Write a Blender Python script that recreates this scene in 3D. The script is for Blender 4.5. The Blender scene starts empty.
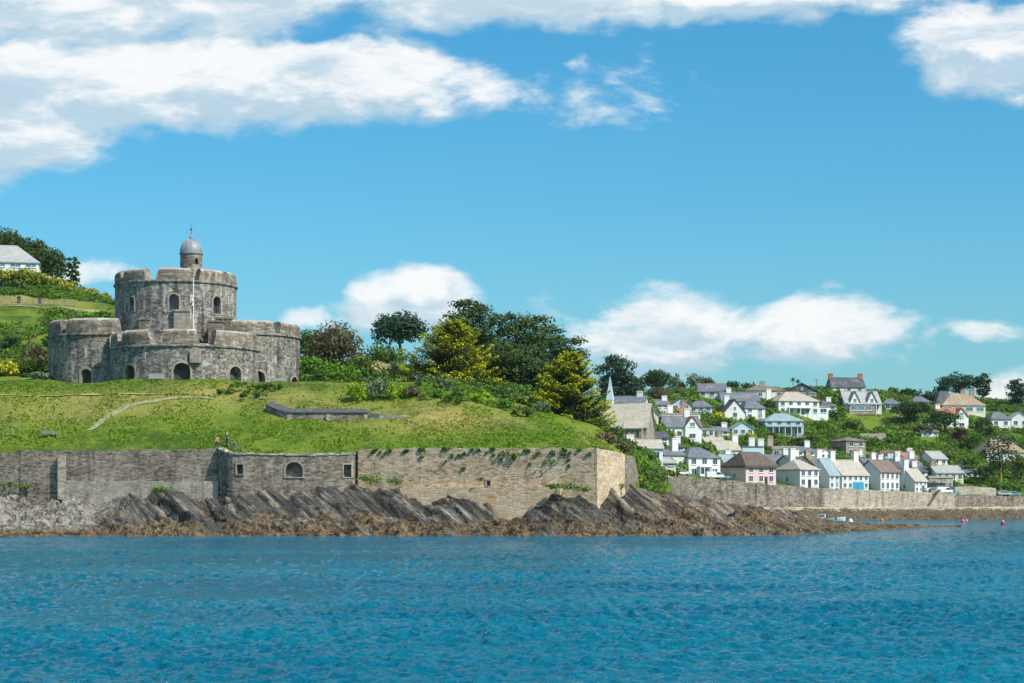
import bpy, math, random
import numpy as np
from mathutils import Vector, Matrix
random.seed(7)
rng = np.random.default_rng(7)
S = bpy.context.scene
COL = S.collection
R = math.radians

# ------------------------------------------------------------------ camera
F, H, Y0 = 2000.0, 4.76, 501.0          # focal length in pixels, eye height, horizon row
cam = bpy.data.cameras.new("camera")
camo = bpy.data.objects.new("camera", cam)
COL.objects.link(camo)
camo.location = (0, 0, H)
camo.rotation_euler = (R(90), 0, 0)
cam.sensor_width = 36.0
cam.lens = 36.0 * F / 1024.0
cam.shift_y = (Y0 - 341.5) / 1024.0
cam.clip_start, cam.clip_end = 1.0, 60000.0
S.camera = camo

# ------------------------------------------------------------------ exposure, world, sun
S.view_settings.view_transform = 'Standard'
S.view_settings.look = 'None'
S.view_settings.exposure = 0.12
S.view_settings.gamma = 1.0
SUN_AZ = Vector((0.80, -0.60)).normalized()
SUN_EL = R(47)
sunv = Vector((SUN_AZ.x * math.cos(SUN_EL), SUN_AZ.y * math.cos(SUN_EL), math.sin(SUN_EL)))
sl = bpy.data.lights.new("sun", 'SUN')
sl.energy, sl.angle, sl.color = 5.0, R(0.53), (1.0, 0.94, 0.84)
so = bpy.data.objects.new("sun", sl)
COL.objects.link(so)
so.location = (200, -100, 300)
so.rotation_mode = 'QUATERNION'
so.rotation_quaternion = (-sunv).to_track_quat('-Z', 'Y')

SKY_STRENGTH = 0.118
SKY_TINT = (0.32, 0.95, 1.12)          # high sky
SKY_TINT_LOW = (0.52, 0.93, 1.03)      # paler air near the horizon
world = bpy.data.worlds.new("World")
S.world = world
world.use_nodes = True


class NT:
    """tiny helper for building node trees"""
    def __init__(s, tree):
        s.t = tree; s.n = tree.nodes; s.l = tree.links
    def new(s, kind, **kw):
        n = s.n.new(kind)
        for k, v in kw.items():
            setattr(n, k, v)
        return n
    def put(s, sock, v):
        if isinstance(v, bpy.types.NodeSocket):
            s.l.new(v, sock)
        elif v is not None:
            sock.default_value = v
    def math(s, op, a, b=None, c=None, clamp=False):
        n = s.new('ShaderNodeMath', operation=op, use_clamp=clamp)
        s.put(n.inputs[0], a)
        if b is not None: s.put(n.inputs[1], b)
        if c is not None: s.put(n.inputs[2], c)
        return n.outputs[0]
    def vmath(s, op, a, b=None):
        n = s.new('ShaderNodeVectorMath', operation=op)
        s.put(n.inputs[0], a)
        if b is not None: s.put(n.inputs[1], b)
        return n.outputs[0]
    def mapr(s, v, a, b, c=0.0, d=1.0, smooth=True):
        n = s.new('ShaderNodeMapRange')
        if smooth: n.interpolation_type = 'SMOOTHSTEP'
        n.clamp = True
        s.put(n.inputs[0], v)
        for i, q in enumerate((a, b, c, d)): s.put(n.inputs[1 + i], q)
        return n.outputs[0]
    def noise(s, vec, scale, detail=4.0, rough=0.55, dist=0.0, dim='3D'):
        n = s.new('ShaderNodeTexNoise', noise_dimensions=dim)
        s.put(n.inputs['Vector'], vec)
        n.inputs['Scale'].default_value = scale
        n.inputs['Detail'].default_value = detail
        n.inputs['Roughness'].default_value = rough
        n.inputs['Distortion'].default_value = dist
        return n.outputs[0]
    def mix(s, f, a, b, mode='MIX'):
        n = s.new('ShaderNodeMix', data_type='RGBA', blend_type=mode)
        s.put(n.inputs[0], f)
        for sock, v in ((n.inputs[6], a), (n.inputs[7], b)):
            if isinstance(v, tuple) and len(v) == 3: v = v + (1.0,)
            s.put(sock, v)
        return n.outputs[2]
    def comb(s, x, y, z):
        n = s.new('ShaderNodeCombineXYZ')
        for i, q in enumerate((x, y, z)): s.put(n.inputs[i], q)
        return n.outputs[0]


# cumulus: each is an elongated bank at a bearing (tan azimuth) and height (tan elevation) with half extents
def cl(px0, px1, py0, py1, k=1.0):
    return (((px0 + px1) / 2 - 512) / F, (Y0 - (py0 + py1) / 2) / F, (px1 - px0) / 2 / F, (py1 - py0) / 2 / F, k)
CLOUDS = [
    cl(-200, 548, 24, 140, 2.0), cl(-120, 420, 40, 130, 2.0), cl(-260, 122, 80, 198, 2.0), cl(180, 1000, -54, 36, 1.6), cl(-200, 440, -70, 70, 1.5),
    cl(878, 1220, -10, 108, 1.9), cl(530, 690, 64, 120, 0.22), cl(616, 660, 86, 114, 0.5), cl(318, 476, 260, 340, 1.4),
    cl(542, 795, 274, 380, 1.35), cl(690, 935, 284, 374, 1.25), cl(970, 1120, 362, 430, 1.2), cl(925, 1020, 314, 342, 0.6),
    cl(40, 140, 255, 290, 0.4), cl(272, 352, 306, 336, 0.7), cl(-900, -260, 60, 200, 1.3), cl(1150, 1900, 150, 320, 1.3),
    (0.0, 1.9, 5.0, 1.15, 0.9), (-1.6, 0.55, 0.9, 0.25, 1.0), (1.7, 0.7, 0.9, 0.3, 1.0)]       # unseen broken cloud, added overhead and to the sides for whiter fill light


def cloud_group():
    g = bpy.data.node_groups.new("cloud_density", 'ShaderNodeTree')
    g.interface.new_socket("p", in_out='INPUT', socket_type='NodeSocketVector')
    g.interface.new_socket("d", in_out='OUTPUT', socket_type='NodeSocketFloat')
    n = NT(g)
    gi = n.new('NodeGroupInput'); go = n.new('NodeGroupOutput')
    p = gi.outputs[0]
    warp = n.new('ShaderNodeTexNoise'); warp.inputs['Scale'].default_value = 22.0; warp.inputs['Detail'].default_value = 3
    n.put(warp.inputs['Vector'], p)
    wv = n.vmath('SUBTRACT', warp.outputs['Color'], (0.5, 0.5, 0.5))
    wv = n.vmath('MULTIPLY', wv, (0.034, 0.018, 0.0))
    q = n.vmath('ADD', p, wv)
    sep = n.new('ShaderNodeSeparateXYZ'); n.put(sep.inputs[0], q)
    best = None
    for (u, v, a, b, k) in CLOUDS:
        du = n.math('MULTIPLY', n.math('SUBTRACT', sep.outputs[0], u), 1 / a)
        dv = n.math('MULTIPLY', n.math('SUBTRACT', sep.outputs[1], v), 1 / b)
        r2 = n.math('ADD', n.math('MULTIPLY', du, du), n.math('MULTIPLY', dv, dv))
        m = n.math('MULTIPLY', n.math('SUBTRACT', 1.0, r2), k)
        best = m if best is None else n.math('SMOOTH_MAX', best, m, 0.2)
    best = n.math('MAXIMUM', best, -1.5)
    st = n.vmath('MULTIPLY', p, (1.0, 2.1, 1.0))
    f1 = n.noise(st, 16.0, 9.0, 0.58, 0.35)
    f2 = n.noise(st, 70.0, 5.0, 0.6, 0.0)
    d = n.math('ADD', n.math('MULTIPLY', best, 0.62), n.math('MULTIPLY', n.math('SUBTRACT', f1, 0.56), 2.2))
    d = n.math('ADD', d, n.math('MULTIPLY', n.math('SUBTRACT', f2, 0.5), 0.55))
    n.put(go.inputs[0], d)
    return g


def build_world():
    n = NT(world.node_tree)
    n.n.clear()
    out = n.new('ShaderNodeOutputWorld')
    sky = n.new('ShaderNodeTexSky', sky_type='NISHITA')
    sky.sun_disc = False
    sky.sun_elevation = SUN_EL
    sky.sun_rotation = math.atan2(SUN_AZ.x, SUN_AZ.y)
    sky.altitude = 0; sky.air_density = 1.0; sky.dust_density = 0.9; sky.ozone_density = 2.5
    tc = n.new('ShaderNodeTexCoord')
    sep = n.new('ShaderNodeSeparateXYZ'); n.put(sep.inputs[0], tc.outputs['Generated'])
    dy = n.math('MAXIMUM', n.math('ABSOLUTE', sep.outputs[1]), 0.05)
    u = n.math('DIVIDE', sep.outputs[0], dy)
    v = n.math('DIVIDE', sep.outputs[2], dy)
    p = n.comb(u, v, 0.37)
    g = cloud_group()
    def dens(vec):
        q = n.new('ShaderNodeGroup'); q.node_tree = g
        n.put(q.inputs[0], vec)
        return q.outputs[0]
    d0 = dens(p)
    d1 = dens(n.vmath('ADD', p, (0.006, 0.011, 0.0)))
    alpha = n.mapr(d0, -0.12, 0.55)
    lit = n.mapr(n.math('SUBTRACT', d0, n.math('MULTIPLY', d1, 0.85)), -0.26, 0.34)
    gr = n.noise(n.vmath('MULTIPLY', p, (1.0, 3.2, 1.0)), 13.0, 6, 0.6, 0.3)
    grey = n.math('MULTIPLY', n.mapr(gr, 0.44, 0.62), n.mapr(d0, 0.25, 0.85))
    lit = n.math('MULTIPLY', lit, n.math('SUBTRACT', 1.0, n.math('MULTIPLY', grey, 0.9)))
    ccol = n.mix(lit, (0.50, 0.66, 0.77), (0.98, 0.98, 0.97))
    b1 = n.new('ShaderNodeBackground'); b2 = n.new('ShaderNodeBackground')
    tint = n.mix(1.0, sky.outputs[0], n.mix(n.mapr(v, 0.02, 0.24), SKY_TINT_LOW, SKY_TINT), 'MULTIPLY')
    n.put(b1.inputs[0], tint); b1.inputs[1].default_value = SKY_STRENGTH
    n.put(b2.inputs[0], ccol); b2.inputs[1].default_value = 0.95
    mx = n.new('ShaderNodeMixShader')
    n.put(mx.inputs[0], n.math('MULTIPLY', alpha, 0.93)); n.l.new(b1.outputs[0], mx.inputs[1]); n.l.new(b2.outputs[0], mx.inputs[2])
    n.l.new(mx.outputs[0], out.inputs[0])
build_world()

# ------------------------------------------------------------------ helpers
def W(px, py, Y):
    return np.array(((px - 512) * Y / F, Y, H + (Y0 - py) * Y / F))
def lerp_tab(tab, x):
    return np.interp(x, [a for a, b in tab], [b for a, b in tab])

def _hash(ix, iy, iz, seed):
    h = (ix.astype(np.int64) * 374761393 + iy.astype(np.int64) * 668265263 + iz.astype(np.int64) * 1274126177 + seed * 144269504) & 0xFFFFFFFF
    h = ((h ^ (h >> 13)) * 1274126177) & 0xFFFFFFFF
    h = ((h ^ (h >> 16)) * 2246822519) & 0xFFFFFFFF
    return ((h ^ (h >> 15)) & 0xFFFFFF) / float(0xFFFFFF)
def vnoise(x, y, z=None, seed=0):
    x = np.asarray(x, float); y = np.asarray(y, float); z = np.zeros_like(x) if z is None else np.asarray(z, float)
    ix, iy, iz = np.floor(x), np.floor(y), np.floor(z)
    fx, fy, fz = x - ix, y - iy, z - iz
    fx, fy, fz = [f * f * (3 - 2 * f) for f in (fx, fy, fz)]
    r = 0
    for a in (0, 1):
        for b in (0, 1):
            for c in (0, 1):
                w = (fx if a else 1 - fx) * (fy if b else 1 - fy) * (fz if c else 1 - fz)
                r = r + w * _hash(ix + a, iy + b, iz + c, seed)
    return r * 2 - 1
def fbm(x, y, z=None, seed=0, oct=4, gain=0.5):
    r, a, f = 0, 1.0, 1.0
    for i in range(oct):
        r = r + a * vnoise(np.asarray(x) * f, np.asarray(y) * f, None if z is None else np.asarray(z) * f, seed + i * 17)
        a *= gain; f *= 2.03
    return r

def link(o, parent=None):
    COL.objects.link(o)
    if parent is not None: o.parent = parent
    return o
def tag(o, label=None, cat=None, group=None, kind=None):
    if label: o['label'] = label
    if cat: o['category'] = cat
    if group: o['group'] = group
    if kind: o['kind'] = kind
    return o
def empty(name, loc, rz=0.0, label=None, cat=None, group=None):
    o = bpy.data.objects.new(name, None)
    o.empty_display_size = 0.5
    o.location = loc; o.rotation_euler = (0, 0, rz)
    link(o)
    return tag(o, label, cat, group)
def mesh_np(name, V, Q, mats, midx=None, parent=None, smooth=False, loc=(0, 0, 0)):
    """V (n,3), Q (m,3 or 4) index array"""
    V = np.asarray(V, np.float32); Q = np.asarray(Q, np.int32)
    me = bpy.data.meshes.new(name)
    k = Q.shape[1]
    me.vertices.add(len(V)); me.vertices.foreach_set('co', V.ravel())
    me.loops.add(Q.size); me.loops.foreach_set('vertex_index', Q.ravel())
    me.polygons.add(len(Q)); me.polygons.foreach_set('loop_start', np.arange(0, Q.size, k, dtype=np.int32))
    for m in mats: me.materials.append(m)
    if midx is not None: me.polygons.foreach_set('material_index', np.asarray(midx, np.int32))
    me.polygons.foreach_set('use_smooth', np.full(len(Q), smooth))
    me.update(calc_edges=True); me.validate()
    o = bpy.data.objects.new(name, me)
    o.location = loc
    return link(o, parent)

class MB:
    """collects polygons, then links them as one mesh object"""
    def __init__(s): s.v = []; s.f = []; s.m = []
    def poly(s, pts, m=0):
        i = len(s.v); s.v += [tuple(p) for p in pts]; s.f.append(tuple(range(i, i + len(pts)))); s.m.append(m)
    def box(s, x0, x1, y0, y1, z0, z1, m=0):
        i = len(s.v)
        s.v += [(x0, y0, z0), (x1, y0, z0), (x1, y1, z0), (x0, y1, z0), (x0, y0, z1), (x1, y0, z1), (x1, y1, z1), (x0, y1, z1)]
        for f in ((0, 3, 2, 1), (4, 5, 6, 7), (0, 1, 5, 4), (1, 2, 6, 5), (2, 3, 7, 6), (3, 0, 4, 7)):
            s.f.append(tuple(i + a for a in f)); s.m.append(m)
    def prism(s, pts, d, m=0):
        """closed polygon pts extruded by vector d"""
        n = len(pts); i = len(s.v)
        s.v += [tuple(p) for p in pts] + [tuple(np.add(p, d)) for p in pts]
        s.f.append(tuple(range(i + n - 1, i - 1, -1))); s.m.append(m)
        s.f.append(tuple(range(i + n, i + 2 * n))); s.m.append(m)
        for k in range(n):
            s.f.append((i + k, i + (k + 1) % n, i + n + (k + 1) % n, i + n + k)); s.m.append(m)
    def tube(s, a, b, r0, r1=None, n=8, m=0, cap=True):
        a = Vector(a); b = Vector(b); r1 = r0 if r1 is None else r1
        d = (b - a).normalized()
        t = d.orthogonal().normalized(); q = d.cross(t)
        i = len(s.v)
        for c, r in ((a, r0), (b, r1)):
            for k in range(n):
                an = 2 * math.pi * k / n
                s.v.append(tuple(c + t * math.cos(an) * r + q * math.sin(an) * r))
        for k in range(n):
            s.f.append((i + k, i + (k + 1) % n, i + n + (k + 1) % n, i + n + k)); s.m.append(m)
        if cap:
            s.f.append(tuple(range(i + n - 1, i - 1, -1))); s.m.append(m)
            s.f.append(tuple(range(i + n, i + 2 * n))); s.m.append(m)
    def lathe(s, prof, c=(0, 0, 0), n=32, m=0):
        i = len(s.v); k = len(prof)
        for r, z in prof:
            for j in range(n):
                an = 2 * math.pi * j / n
                s.v.append((c[0] + r * math.cos(an), c[1] + r * math.sin(an), c[2] + z))
        for a in range(k - 1):
            for j in range(n):
                s.f.append((i + a * n + j, i + a * n + (j + 1) % n, i + (a + 1) * n + (j + 1) % n, i + (a + 1) * n + j)); s.m.append(m)
    def build(s, name, mats, parent=None, loc=(0, 0, 0), rz=0.0, smooth=False):
        me = bpy.data.meshes.new(name)
        me.from_pydata([tuple(map(float, v)) for v in s.v], [], s.f)
        for mt in (mats if isinstance(mats, (list, tuple)) else [mats]): me.materials.append(mt)
        me.polygons.foreach_set('material_index', s.m)
        me.polygons.foreach_set('use_smooth', [smooth] * len(s.f))
        me.update()
        o = bpy.data.objects.new(name, me)
        o.location = loc; o.rotation_euler = (0, 0, rz)
        return link(o, parent)

# ------------------------------------------------------------------ materials
def mat(name, rough=0.85, spec=0.25):
    m = bpy.data.materials.new(name); m.use_nodes = True
    n = NT(m.node_tree)
    b = m.node_tree.nodes['Principled BSDF']
    b.inputs['Roughness'].default_value = rough
    b.inputs['Specular IOR Level'].default_value = spec
    return m, n, b
def pos(n):
    return n.new('ShaderNodeNewGeometry').outputs['Position']
def bump(n, b, h, strength, dist):
    k = n.new('ShaderNodeBump'); k.inputs['Strength'].default_value = strength; k.inputs['Distance'].default_value = dist
    n.put(k.inputs['Height'], h); n.l.new(k.outputs[0], b.inputs['Normal'])

def plain(name, col, rough=0.8, var=0.12, scale=0.8, spec=0.25, streak=False):
    m, n, b = mat(name, rough, spec)
    p = pos(n)
    f = n.noise(p, scale, 5, 0.6)
    lo = tuple(c * (1 - var) for c in col); hi = tuple(min(1, c * (1 + var)) for c in col)
    c = n.mix(n.mapr(f, 0.3, 0.7), lo, hi)
    if streak:
        g = n.noise(n.vmath('MULTIPLY', p, (1.5, 1.5, 0.18)), 1.0, 4, 0.6)
        c = n.mix(n.mapr(g, 0.55, 0.75, 0, 0.35), c, tuple(q * 0.72 for q in col))
    n.put(b.inputs['Base Color'], c)
    return m

def masonry(name, dark, mid, light, lichen=(0.5, 0.49, 0.45), lich=0.5, course=(1.3, 1.3, 3.6), ochre=0.0, ochre_col=(0.42, 0.22, 0.07), streaks=0.5):
    m, n, b = mat(name, 0.92, 0.15)
    p = pos(n)
    cs = n.vmath('MULTIPLY', p, course)
    v = n.new('ShaderNodeTexVoronoi'); n.put(v.inputs['Vector'], cs); v.inputs['Scale'].default_value = 1.0
    sepc = n.new('ShaderNodeSeparateColor'); n.put(sepc.inputs[0], v.outputs['Color'])
    big = n.noise(p, 0.22, 5, 0.6)
    fine = n.noise(cs, 1.9, 6, 0.65)
    t = n.math('ADD', n.math('MULTIPLY', big, 0.55), n.math('ADD', n.math('MULTIPLY', fine, 0.6), n.math('MULTIPLY', sepc.outputs[0], 0.45)))
    t = n.math('SUBTRACT', t, 0.055)
    c = n.mix(n.mapr(t, 0.42, 0.74), dark, mid)
    c = n.mix(n.mapr(t, 0.72, 1.02), c, light)
    # pale lichen runs and weather streaks down the face
    st = n.noise(n.vmath('MULTIPLY', p, (1.0, 1.0, 0.16)), 1.1, 5, 0.65)
    blot = n.noise(n.vmath('MULTIPLY', p, (1, 1, 0.8)), 0.9, 6, 0.7)
    lm = n.math('MULTIPLY', n.mapr(st, 0.48, 0.63), n.mapr(blot, 0.46, 0.58))
    c = n.mix(n.math('MULTIPLY', lm, lich), c, lichen)
    dk = n.noise(n.vmath('MULTIPLY', n.vmath('ADD', p, (31.0, 17.0, 4.0)), (0.8, 0.8, 0.09)), 1.0, 5, 0.62)
    c = n.mix(n.math('MULTIPLY', n.mapr(dk, 0.5, 0.7), streaks), c, tuple(q * 0.55 for q in dark))
    if ochre:
        o = n.noise(p, 0.35, 5, 0.65)
        c = n.mix(n.math('MULTIPLY', n.mapr(o, 0.55, 0.72), ochre), c, ochre_col)
    n.put(b.inputs['Base Color'], c)
    v2 = n.new('ShaderNodeTexVoronoi', feature='DISTANCE_TO_EDGE'); n.put(v2.inputs['Vector'], cs); v2.inputs['Scale'].default_value = 1.0
    jt = n.mapr(v2.outputs['Distance'], 0.0, 0.10)
    bump(n, b, n.math('ADD', n.math('MULTIPLY', jt, 0.5), n.math('MULTIPLY', fine, 1.0)), 0.6, 0.10)
    return m

def foliage(name, a, b_, trans=0.35, rough=0.6, scale=0.5):
    m, n, b = mat(name, rough, 0.2)
    p = pos(n)
    f = n.noise(p, scale, 3, 0.6)
    g = n.noise(p, 3.1, 2, 0.6)
    c = n.mix(n.mapr(n.math('ADD', n.math('MULTIPLY', f, 0.6), n.math('MULTIPLY', g, 0.4)), 0.36, 0.64), a, b_)
    n.put(b.inputs['Base Color'], c)
    tr = n.new('ShaderNodeBsdfTranslucent'); n.put(tr.inputs[0], n.mix(1.0, c, (1.15, 1.15, 0.6), 'MULTIPLY'))
    mx = n.new('ShaderNodeMixShader'); mx.inputs[0].default_value = trans
    n.l.new(b.outputs[0], mx.inputs[1]); n.l.new(tr.outputs[0], mx.inputs[2])
    out = m.node_tree.nodes['Material Output']
    n.l.new(mx.outputs[0], out.inputs[0])
    return m

M = {}
M['castle'] = masonry('castle_stone', (0.060, 0.054, 0.048), (0.20, 0.180, 0.155), (0.41, 0.37, 0.31), (0.68, 0.64, 0.57), 0.62, (1.9, 1.9, 4.2), 0.35, (0.30, 0.19, 0.10), 0.75)
M['parapet'] = masonry('parapet_stone', (0.10, 0.085, 0.07), (0.20, 0.165, 0.13), (0.36, 0.31, 0.25), (0.55, 0.5, 0.42), 0.55, (1.0, 1.0, 2.6), 0.55, (0.36, 0.20, 0.08), 0.3)
M['coping'] = masonry('pale_coping', (0.22, 0.20, 0.17), (0.36, 0.33, 0.28), (0.52, 0.48, 0.42), (0.65, 0.62, 0.55), 0.5, (0.8, 0.8, 1.5), 0.4, (0.42, 0.26, 0.10), 0.2)
M['deck'] = plain('roof_deck', (0.24, 0.23, 0.21))
M['dress'] = plain('dressed_stone', (0.34, 0.29, 0.235), 0.9, 0.25, 1.6, streak=True)
M['wall_grey'] = masonry('grey_rubble', (0.085, 0.070, 0.056), (0.235, 0.195, 0.150), (0.40, 0.335, 0.26), (0.52, 0.49, 0.44), 0.5, (1.7, 1.7, 4.4), 0.25, (0.33, 0.22, 0.13), 0.5)
M['wall_buff'] = masonry('buff_rubble', (0.22, 0.155, 0.095), (0.50, 0.375, 0.245), (0.68, 0.54, 0.38), (0.6, 0.55, 0.47), 0.4, (1.7, 1.7, 4.4), 0.35, (0.45, 0.24, 0.08), 0.4)
M['wall_ashlar'] = masonry('buff_ashlar', (0.40, 0.29, 0.18), (0.58, 0.44, 0.29), (0.68, 0.55, 0.39), (0.6, 0.55, 0.47), 0.2, (1.1, 1.1, 2.6), 0.6, (0.55, 0.25, 0.06), 0.2)
M['wall_sea'] = masonry('harbour_masonry', (0.09, 0.075, 0.062), (0.20, 0.17, 0.14), (0.34, 0.30, 0.25), (0.46, 0.43, 0.37), 0.3, (1.2, 1.2, 3.0), 0.2, (0.4, 0.28, 0.16), 0.7)
M['wall_pale'] = masonry('pale_harbour_masonry', (0.22, 0.19, 0.155), (0.38, 0.33, 0.265), (0.50, 0.45, 0.37), (0.6, 0.55, 0.46), 0.4, (1.2, 1.2, 2.6), 0.2, (0.4, 0.28, 0.16), 0.6)
M['stone_house'] = masonry('house_stone', (0.20, 0.17, 0.13), (0.36, 0.31, 0.23), (0.48, 0.42, 0.33), (0.5, 0.46, 0.4), 0.3, (1.6, 1.6, 3.5), 0.3)
M['dark'] = plain('dark_interior', (0.018, 0.018, 0.020), 0.9, 0.2)
M['niche'] = plain('niche_shade', (0.075, 0.068, 0.06), 0.9, 0.3)  # dark tone stands for the shade deep inside the gun ports
M['glass'] = plain('window_glass', (0.045, 0.06, 0.075), 0.08, 0.3, 0.7, 0.6)
M['glass_blue'] = plain('blue_glass', (0.10, 0.20, 0.26), 0.08, 0.3, 0.7, 0.6)
M['lead'] = plain('lead_sheet', (0.25, 0.265, 0.28), 0.45, 0.2, 1.5, 0.5, True)
M['iron'] = plain('iron', (0.05, 0.05, 0.055), 0.5)
M['white'] = plain('white_render', (0.76, 0.755, 0.74), 0.8, 0.05, 0.4, streak=False)
M['white_b'] = plain('old_white_render', (0.70, 0.69, 0.66), 0.85, 0.08, 0.5, streak=True)
M['cream'] = plain('cream_render', (0.70, 0.65, 0.54), 0.85, 0.07, 0.4)
M['pink'] = plain('pink_render', (0.70, 0.50, 0.50), 0.85, 0.06, 0.4)
M['pale_blue'] = plain('pale_blue_render', (0.50, 0.62, 0.68), 0.85, 0.06, 0.4)
M['lilac'] = plain('lilac_render', (0.64, 0.64, 0.70), 0.85, 0.06, 0.4)
M['trim'] = plain('white_paint', (0.80, 0.80, 0.79), 0.45, 0.03)
M['blue_paint'] = plain('blue_paint', (0.05, 0.30, 0.48), 0.4, 0.08)
M['red_paint'] = plain('red_paint', (0.45, 0.05, 0.04), 0.45, 0.08)
M['yellow_paint'] = plain('yellow_paint', (0.75, 0.52, 0.03), 0.45, 0.08)
M['orange_paint'] = plain('orange_paint', (0.72, 0.24, 0.03), 0.45, 0.08)
M['pink_paint'] = plain('pink_paint', (0.75, 0.10, 0.28), 0.45, 0.08)
M['navy'] = plain('navy_cloth', (0.03, 0.04, 0.09), 0.85, 0.1)
M['skin'] = plain('skin', (0.55, 0.34, 0.25), 0.6, 0.05)
M['hair'] = plain('brown_hair', (0.09, 0.05, 0.03), 0.6, 0.2)
M['hair_pale'] = plain('pale_hair', (0.52, 0.46, 0.38), 0.6, 0.1)
M['wood'] = plain('weathered_wood', (0.27, 0.23, 0.18), 0.85, 0.25, 2.0)
M['bark'] = plain('bark', (0.11, 0.085, 0.06), 0.95, 0.3, 3.0)
M['tyre'] = plain('tyre_rubber', (0.025, 0.025, 0.027), 0.85)
M['car_white'] = plain('white_car_paint', (0.78, 0.78, 0.78), 0.25, 0.02, spec=0.5)
M['car_blue'] = plain('blue_car_paint', (0.10, 0.28, 0.42), 0.25, 0.02, spec=0.5)
M['car_silver'] = plain('silver_car_paint', (0.42, 0.44, 0.46), 0.3, 0.02, spec=0.5)
def roofmat(name, col, var=0.22, lich=0.25, lcol=(0.45, 0.42, 0.33)):
    m, n, b = mat(name, 0.8, 0.25)
    p = pos(n)
    f = n.noise(n.vmath('MULTIPLY', p, (1, 1, 2.5)), 1.3, 6, 0.65)
    g = n.noise(p, 0.35, 5, 0.6)
    lo = tuple(c * (1 - var) for c in col); hi = tuple(min(1, c * (1 + var)) for c in col)
    c = n.mix(n.mapr(f, 0.33, 0.66), lo, hi)
    c = n.mix(n.math('MULTIPLY', n.mapr(g, 0.5, 0.68), lich), c, lcol)
    n.put(b.inputs['Base Color'], c)
    w = n.new('ShaderNodeTexWave', bands_direction='Z'); n.put(w.inputs[0], p); w.inputs['Scale'].default_value = 1.3
    bump(n, b, n.math('ADD', w.outputs['Fac'], n.math('MULTIPLY', f, 1.5)), 0.4, 0.05)
    return m
M['slate'] = roofmat('slate_roof', (0.135, 0.15, 0.175))
M['slate_dark'] = roofmat('dark_slate_roof', (0.085, 0.085, 0.10))
M['slate_pale'] = roofmat('pale_slate_roof', (0.34, 0.345, 0.34), 0.2, 0.5)
M['slate_beige'] = roofmat('lichened_roof', (0.40, 0.36, 0.30), 0.18, 0.6, (0.5, 0.45, 0.36))
M['slate_green'] = roofmat('green_slate_roof', (0.25, 0.33, 0.35), 0.2, 0.4, (0.42, 0.46, 0.42))
M['tile_brown'] = roofmat('brown_tile_roof', (0.19, 0.14, 0.115))
M['tile_tan'] = roofmat('tan_tile_roof', (0.32, 0.235, 0.165), 0.2, 0.4)
M['tile_red'] = roofmat('red_tile_roof', (0.36, 0.155, 0.095), 0.25, 0.3, (0.40, 0.28, 0.2))
M['thatch'] = roofmat('dark_thatch', (0.115, 0.092, 0.075), 0.3, 0.2, (0.2, 0.17, 0.13))
M['ridge_red'] = plain('terracotta_ridge', (0.42, 0.16, 0.09), 0.85, 0.2, 2.0)

# foliage palettes
FO = {}
FO['green'] = [foliage('leaf_green', (0.055, 0.12, 0.016), (0.11, 0.20, 0.03)), foliage('leaf_mid', (0.075, 0.15, 0.022), (0.14, 0.24, 0.04))]
FO['bright'] = [foliage('leaf_bright', (0.11, 0.24, 0.016), (0.19, 0.34, 0.03)), foliage('leaf_bright_low', (0.075, 0.18, 0.018), (0.13, 0.25, 0.03))]
FO['lime'] = [foliage('leaf_lime', (0.30, 0.42, 0.015), (0.42, 0.52, 0.02)), foliage('leaf_lime_low', (0.19, 0.31, 0.015), (0.28, 0.40, 0.02))]
FO['dark'] = [foliage('leaf_dark', (0.026, 0.062, 0.022), (0.05, 0.10, 0.03), 0.25), foliage('leaf_dark_low', (0.035, 0.078, 0.02), (0.065, 0.12, 0.03), 0.25)]
FO['pine'] = [foliage('needle_dark', (0.028, 0.058, 0.018), (0.065, 0.115, 0.034), 0.25), foliage('needle_olive', (0.06, 0.098, 0.02), (0.105, 0.15, 0.032), 0.25)]
FO['pine_blue'] = [foliage('needle_blue', (0.024, 0.058, 0.038), (0.045, 0.092, 0.055), 0.2), foliage('needle_blue_low', (0.032, 0.070, 0.035), (0.06, 0.115, 0.055), 0.2)]
FO['grey'] = [foliage('leaf_grey', (0.16, 0.21, 0.12), (0.27, 0.32, 0.19)), foliage('leaf_grey_low', (0.10, 0.15, 0.07), (0.18, 0.24, 0.11))]
FO['brown'] = [foliage('leaf_brown', (0.12, 0.09, 0.045), (0.20, 0.15, 0.08)), foliage('leaf_brown_green', (0.075, 0.095, 0.025), (0.12, 0.14, 0.04)), foliage('twig_grey', (0.16, 0.12, 0.085), (0.24, 0.19, 0.14))]
FO['olive'] = [foliage('leaf_olive', (0.13, 0.17, 0.035), (0.20, 0.24, 0.05)), foliage('leaf_olive_low', (0.09, 0.14, 0.025), (0.15, 0.19, 0.035))]
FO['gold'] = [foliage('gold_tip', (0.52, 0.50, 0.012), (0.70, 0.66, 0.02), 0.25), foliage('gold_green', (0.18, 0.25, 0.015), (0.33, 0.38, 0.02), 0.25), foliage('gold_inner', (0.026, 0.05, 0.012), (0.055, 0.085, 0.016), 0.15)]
FO['gorse'] = [foliage('gorse_flower', (0.60, 0.50, 0.01), (0.72, 0.60, 0.02), 0.2), foliage('gorse_leaf', (0.16, 0.22, 0.02), (0.24, 0.28, 0.03))]
FO['hedge_y'] = [foliage('hedge_yellow', (0.38, 0.35, 0.04), (0.52, 0.45, 0.05)), foliage('hedge_green', (0.13, 0.20, 0.03), (0.22, 0.28, 0.04))]
FO['straw'] = [foliage('pampas', (0.55, 0.46, 0.26), (0.65, 0.55, 0.33)), foliage('pampas_low', (0.32, 0.31, 0.13), (0.42, 0.38, 0.18))]
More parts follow.
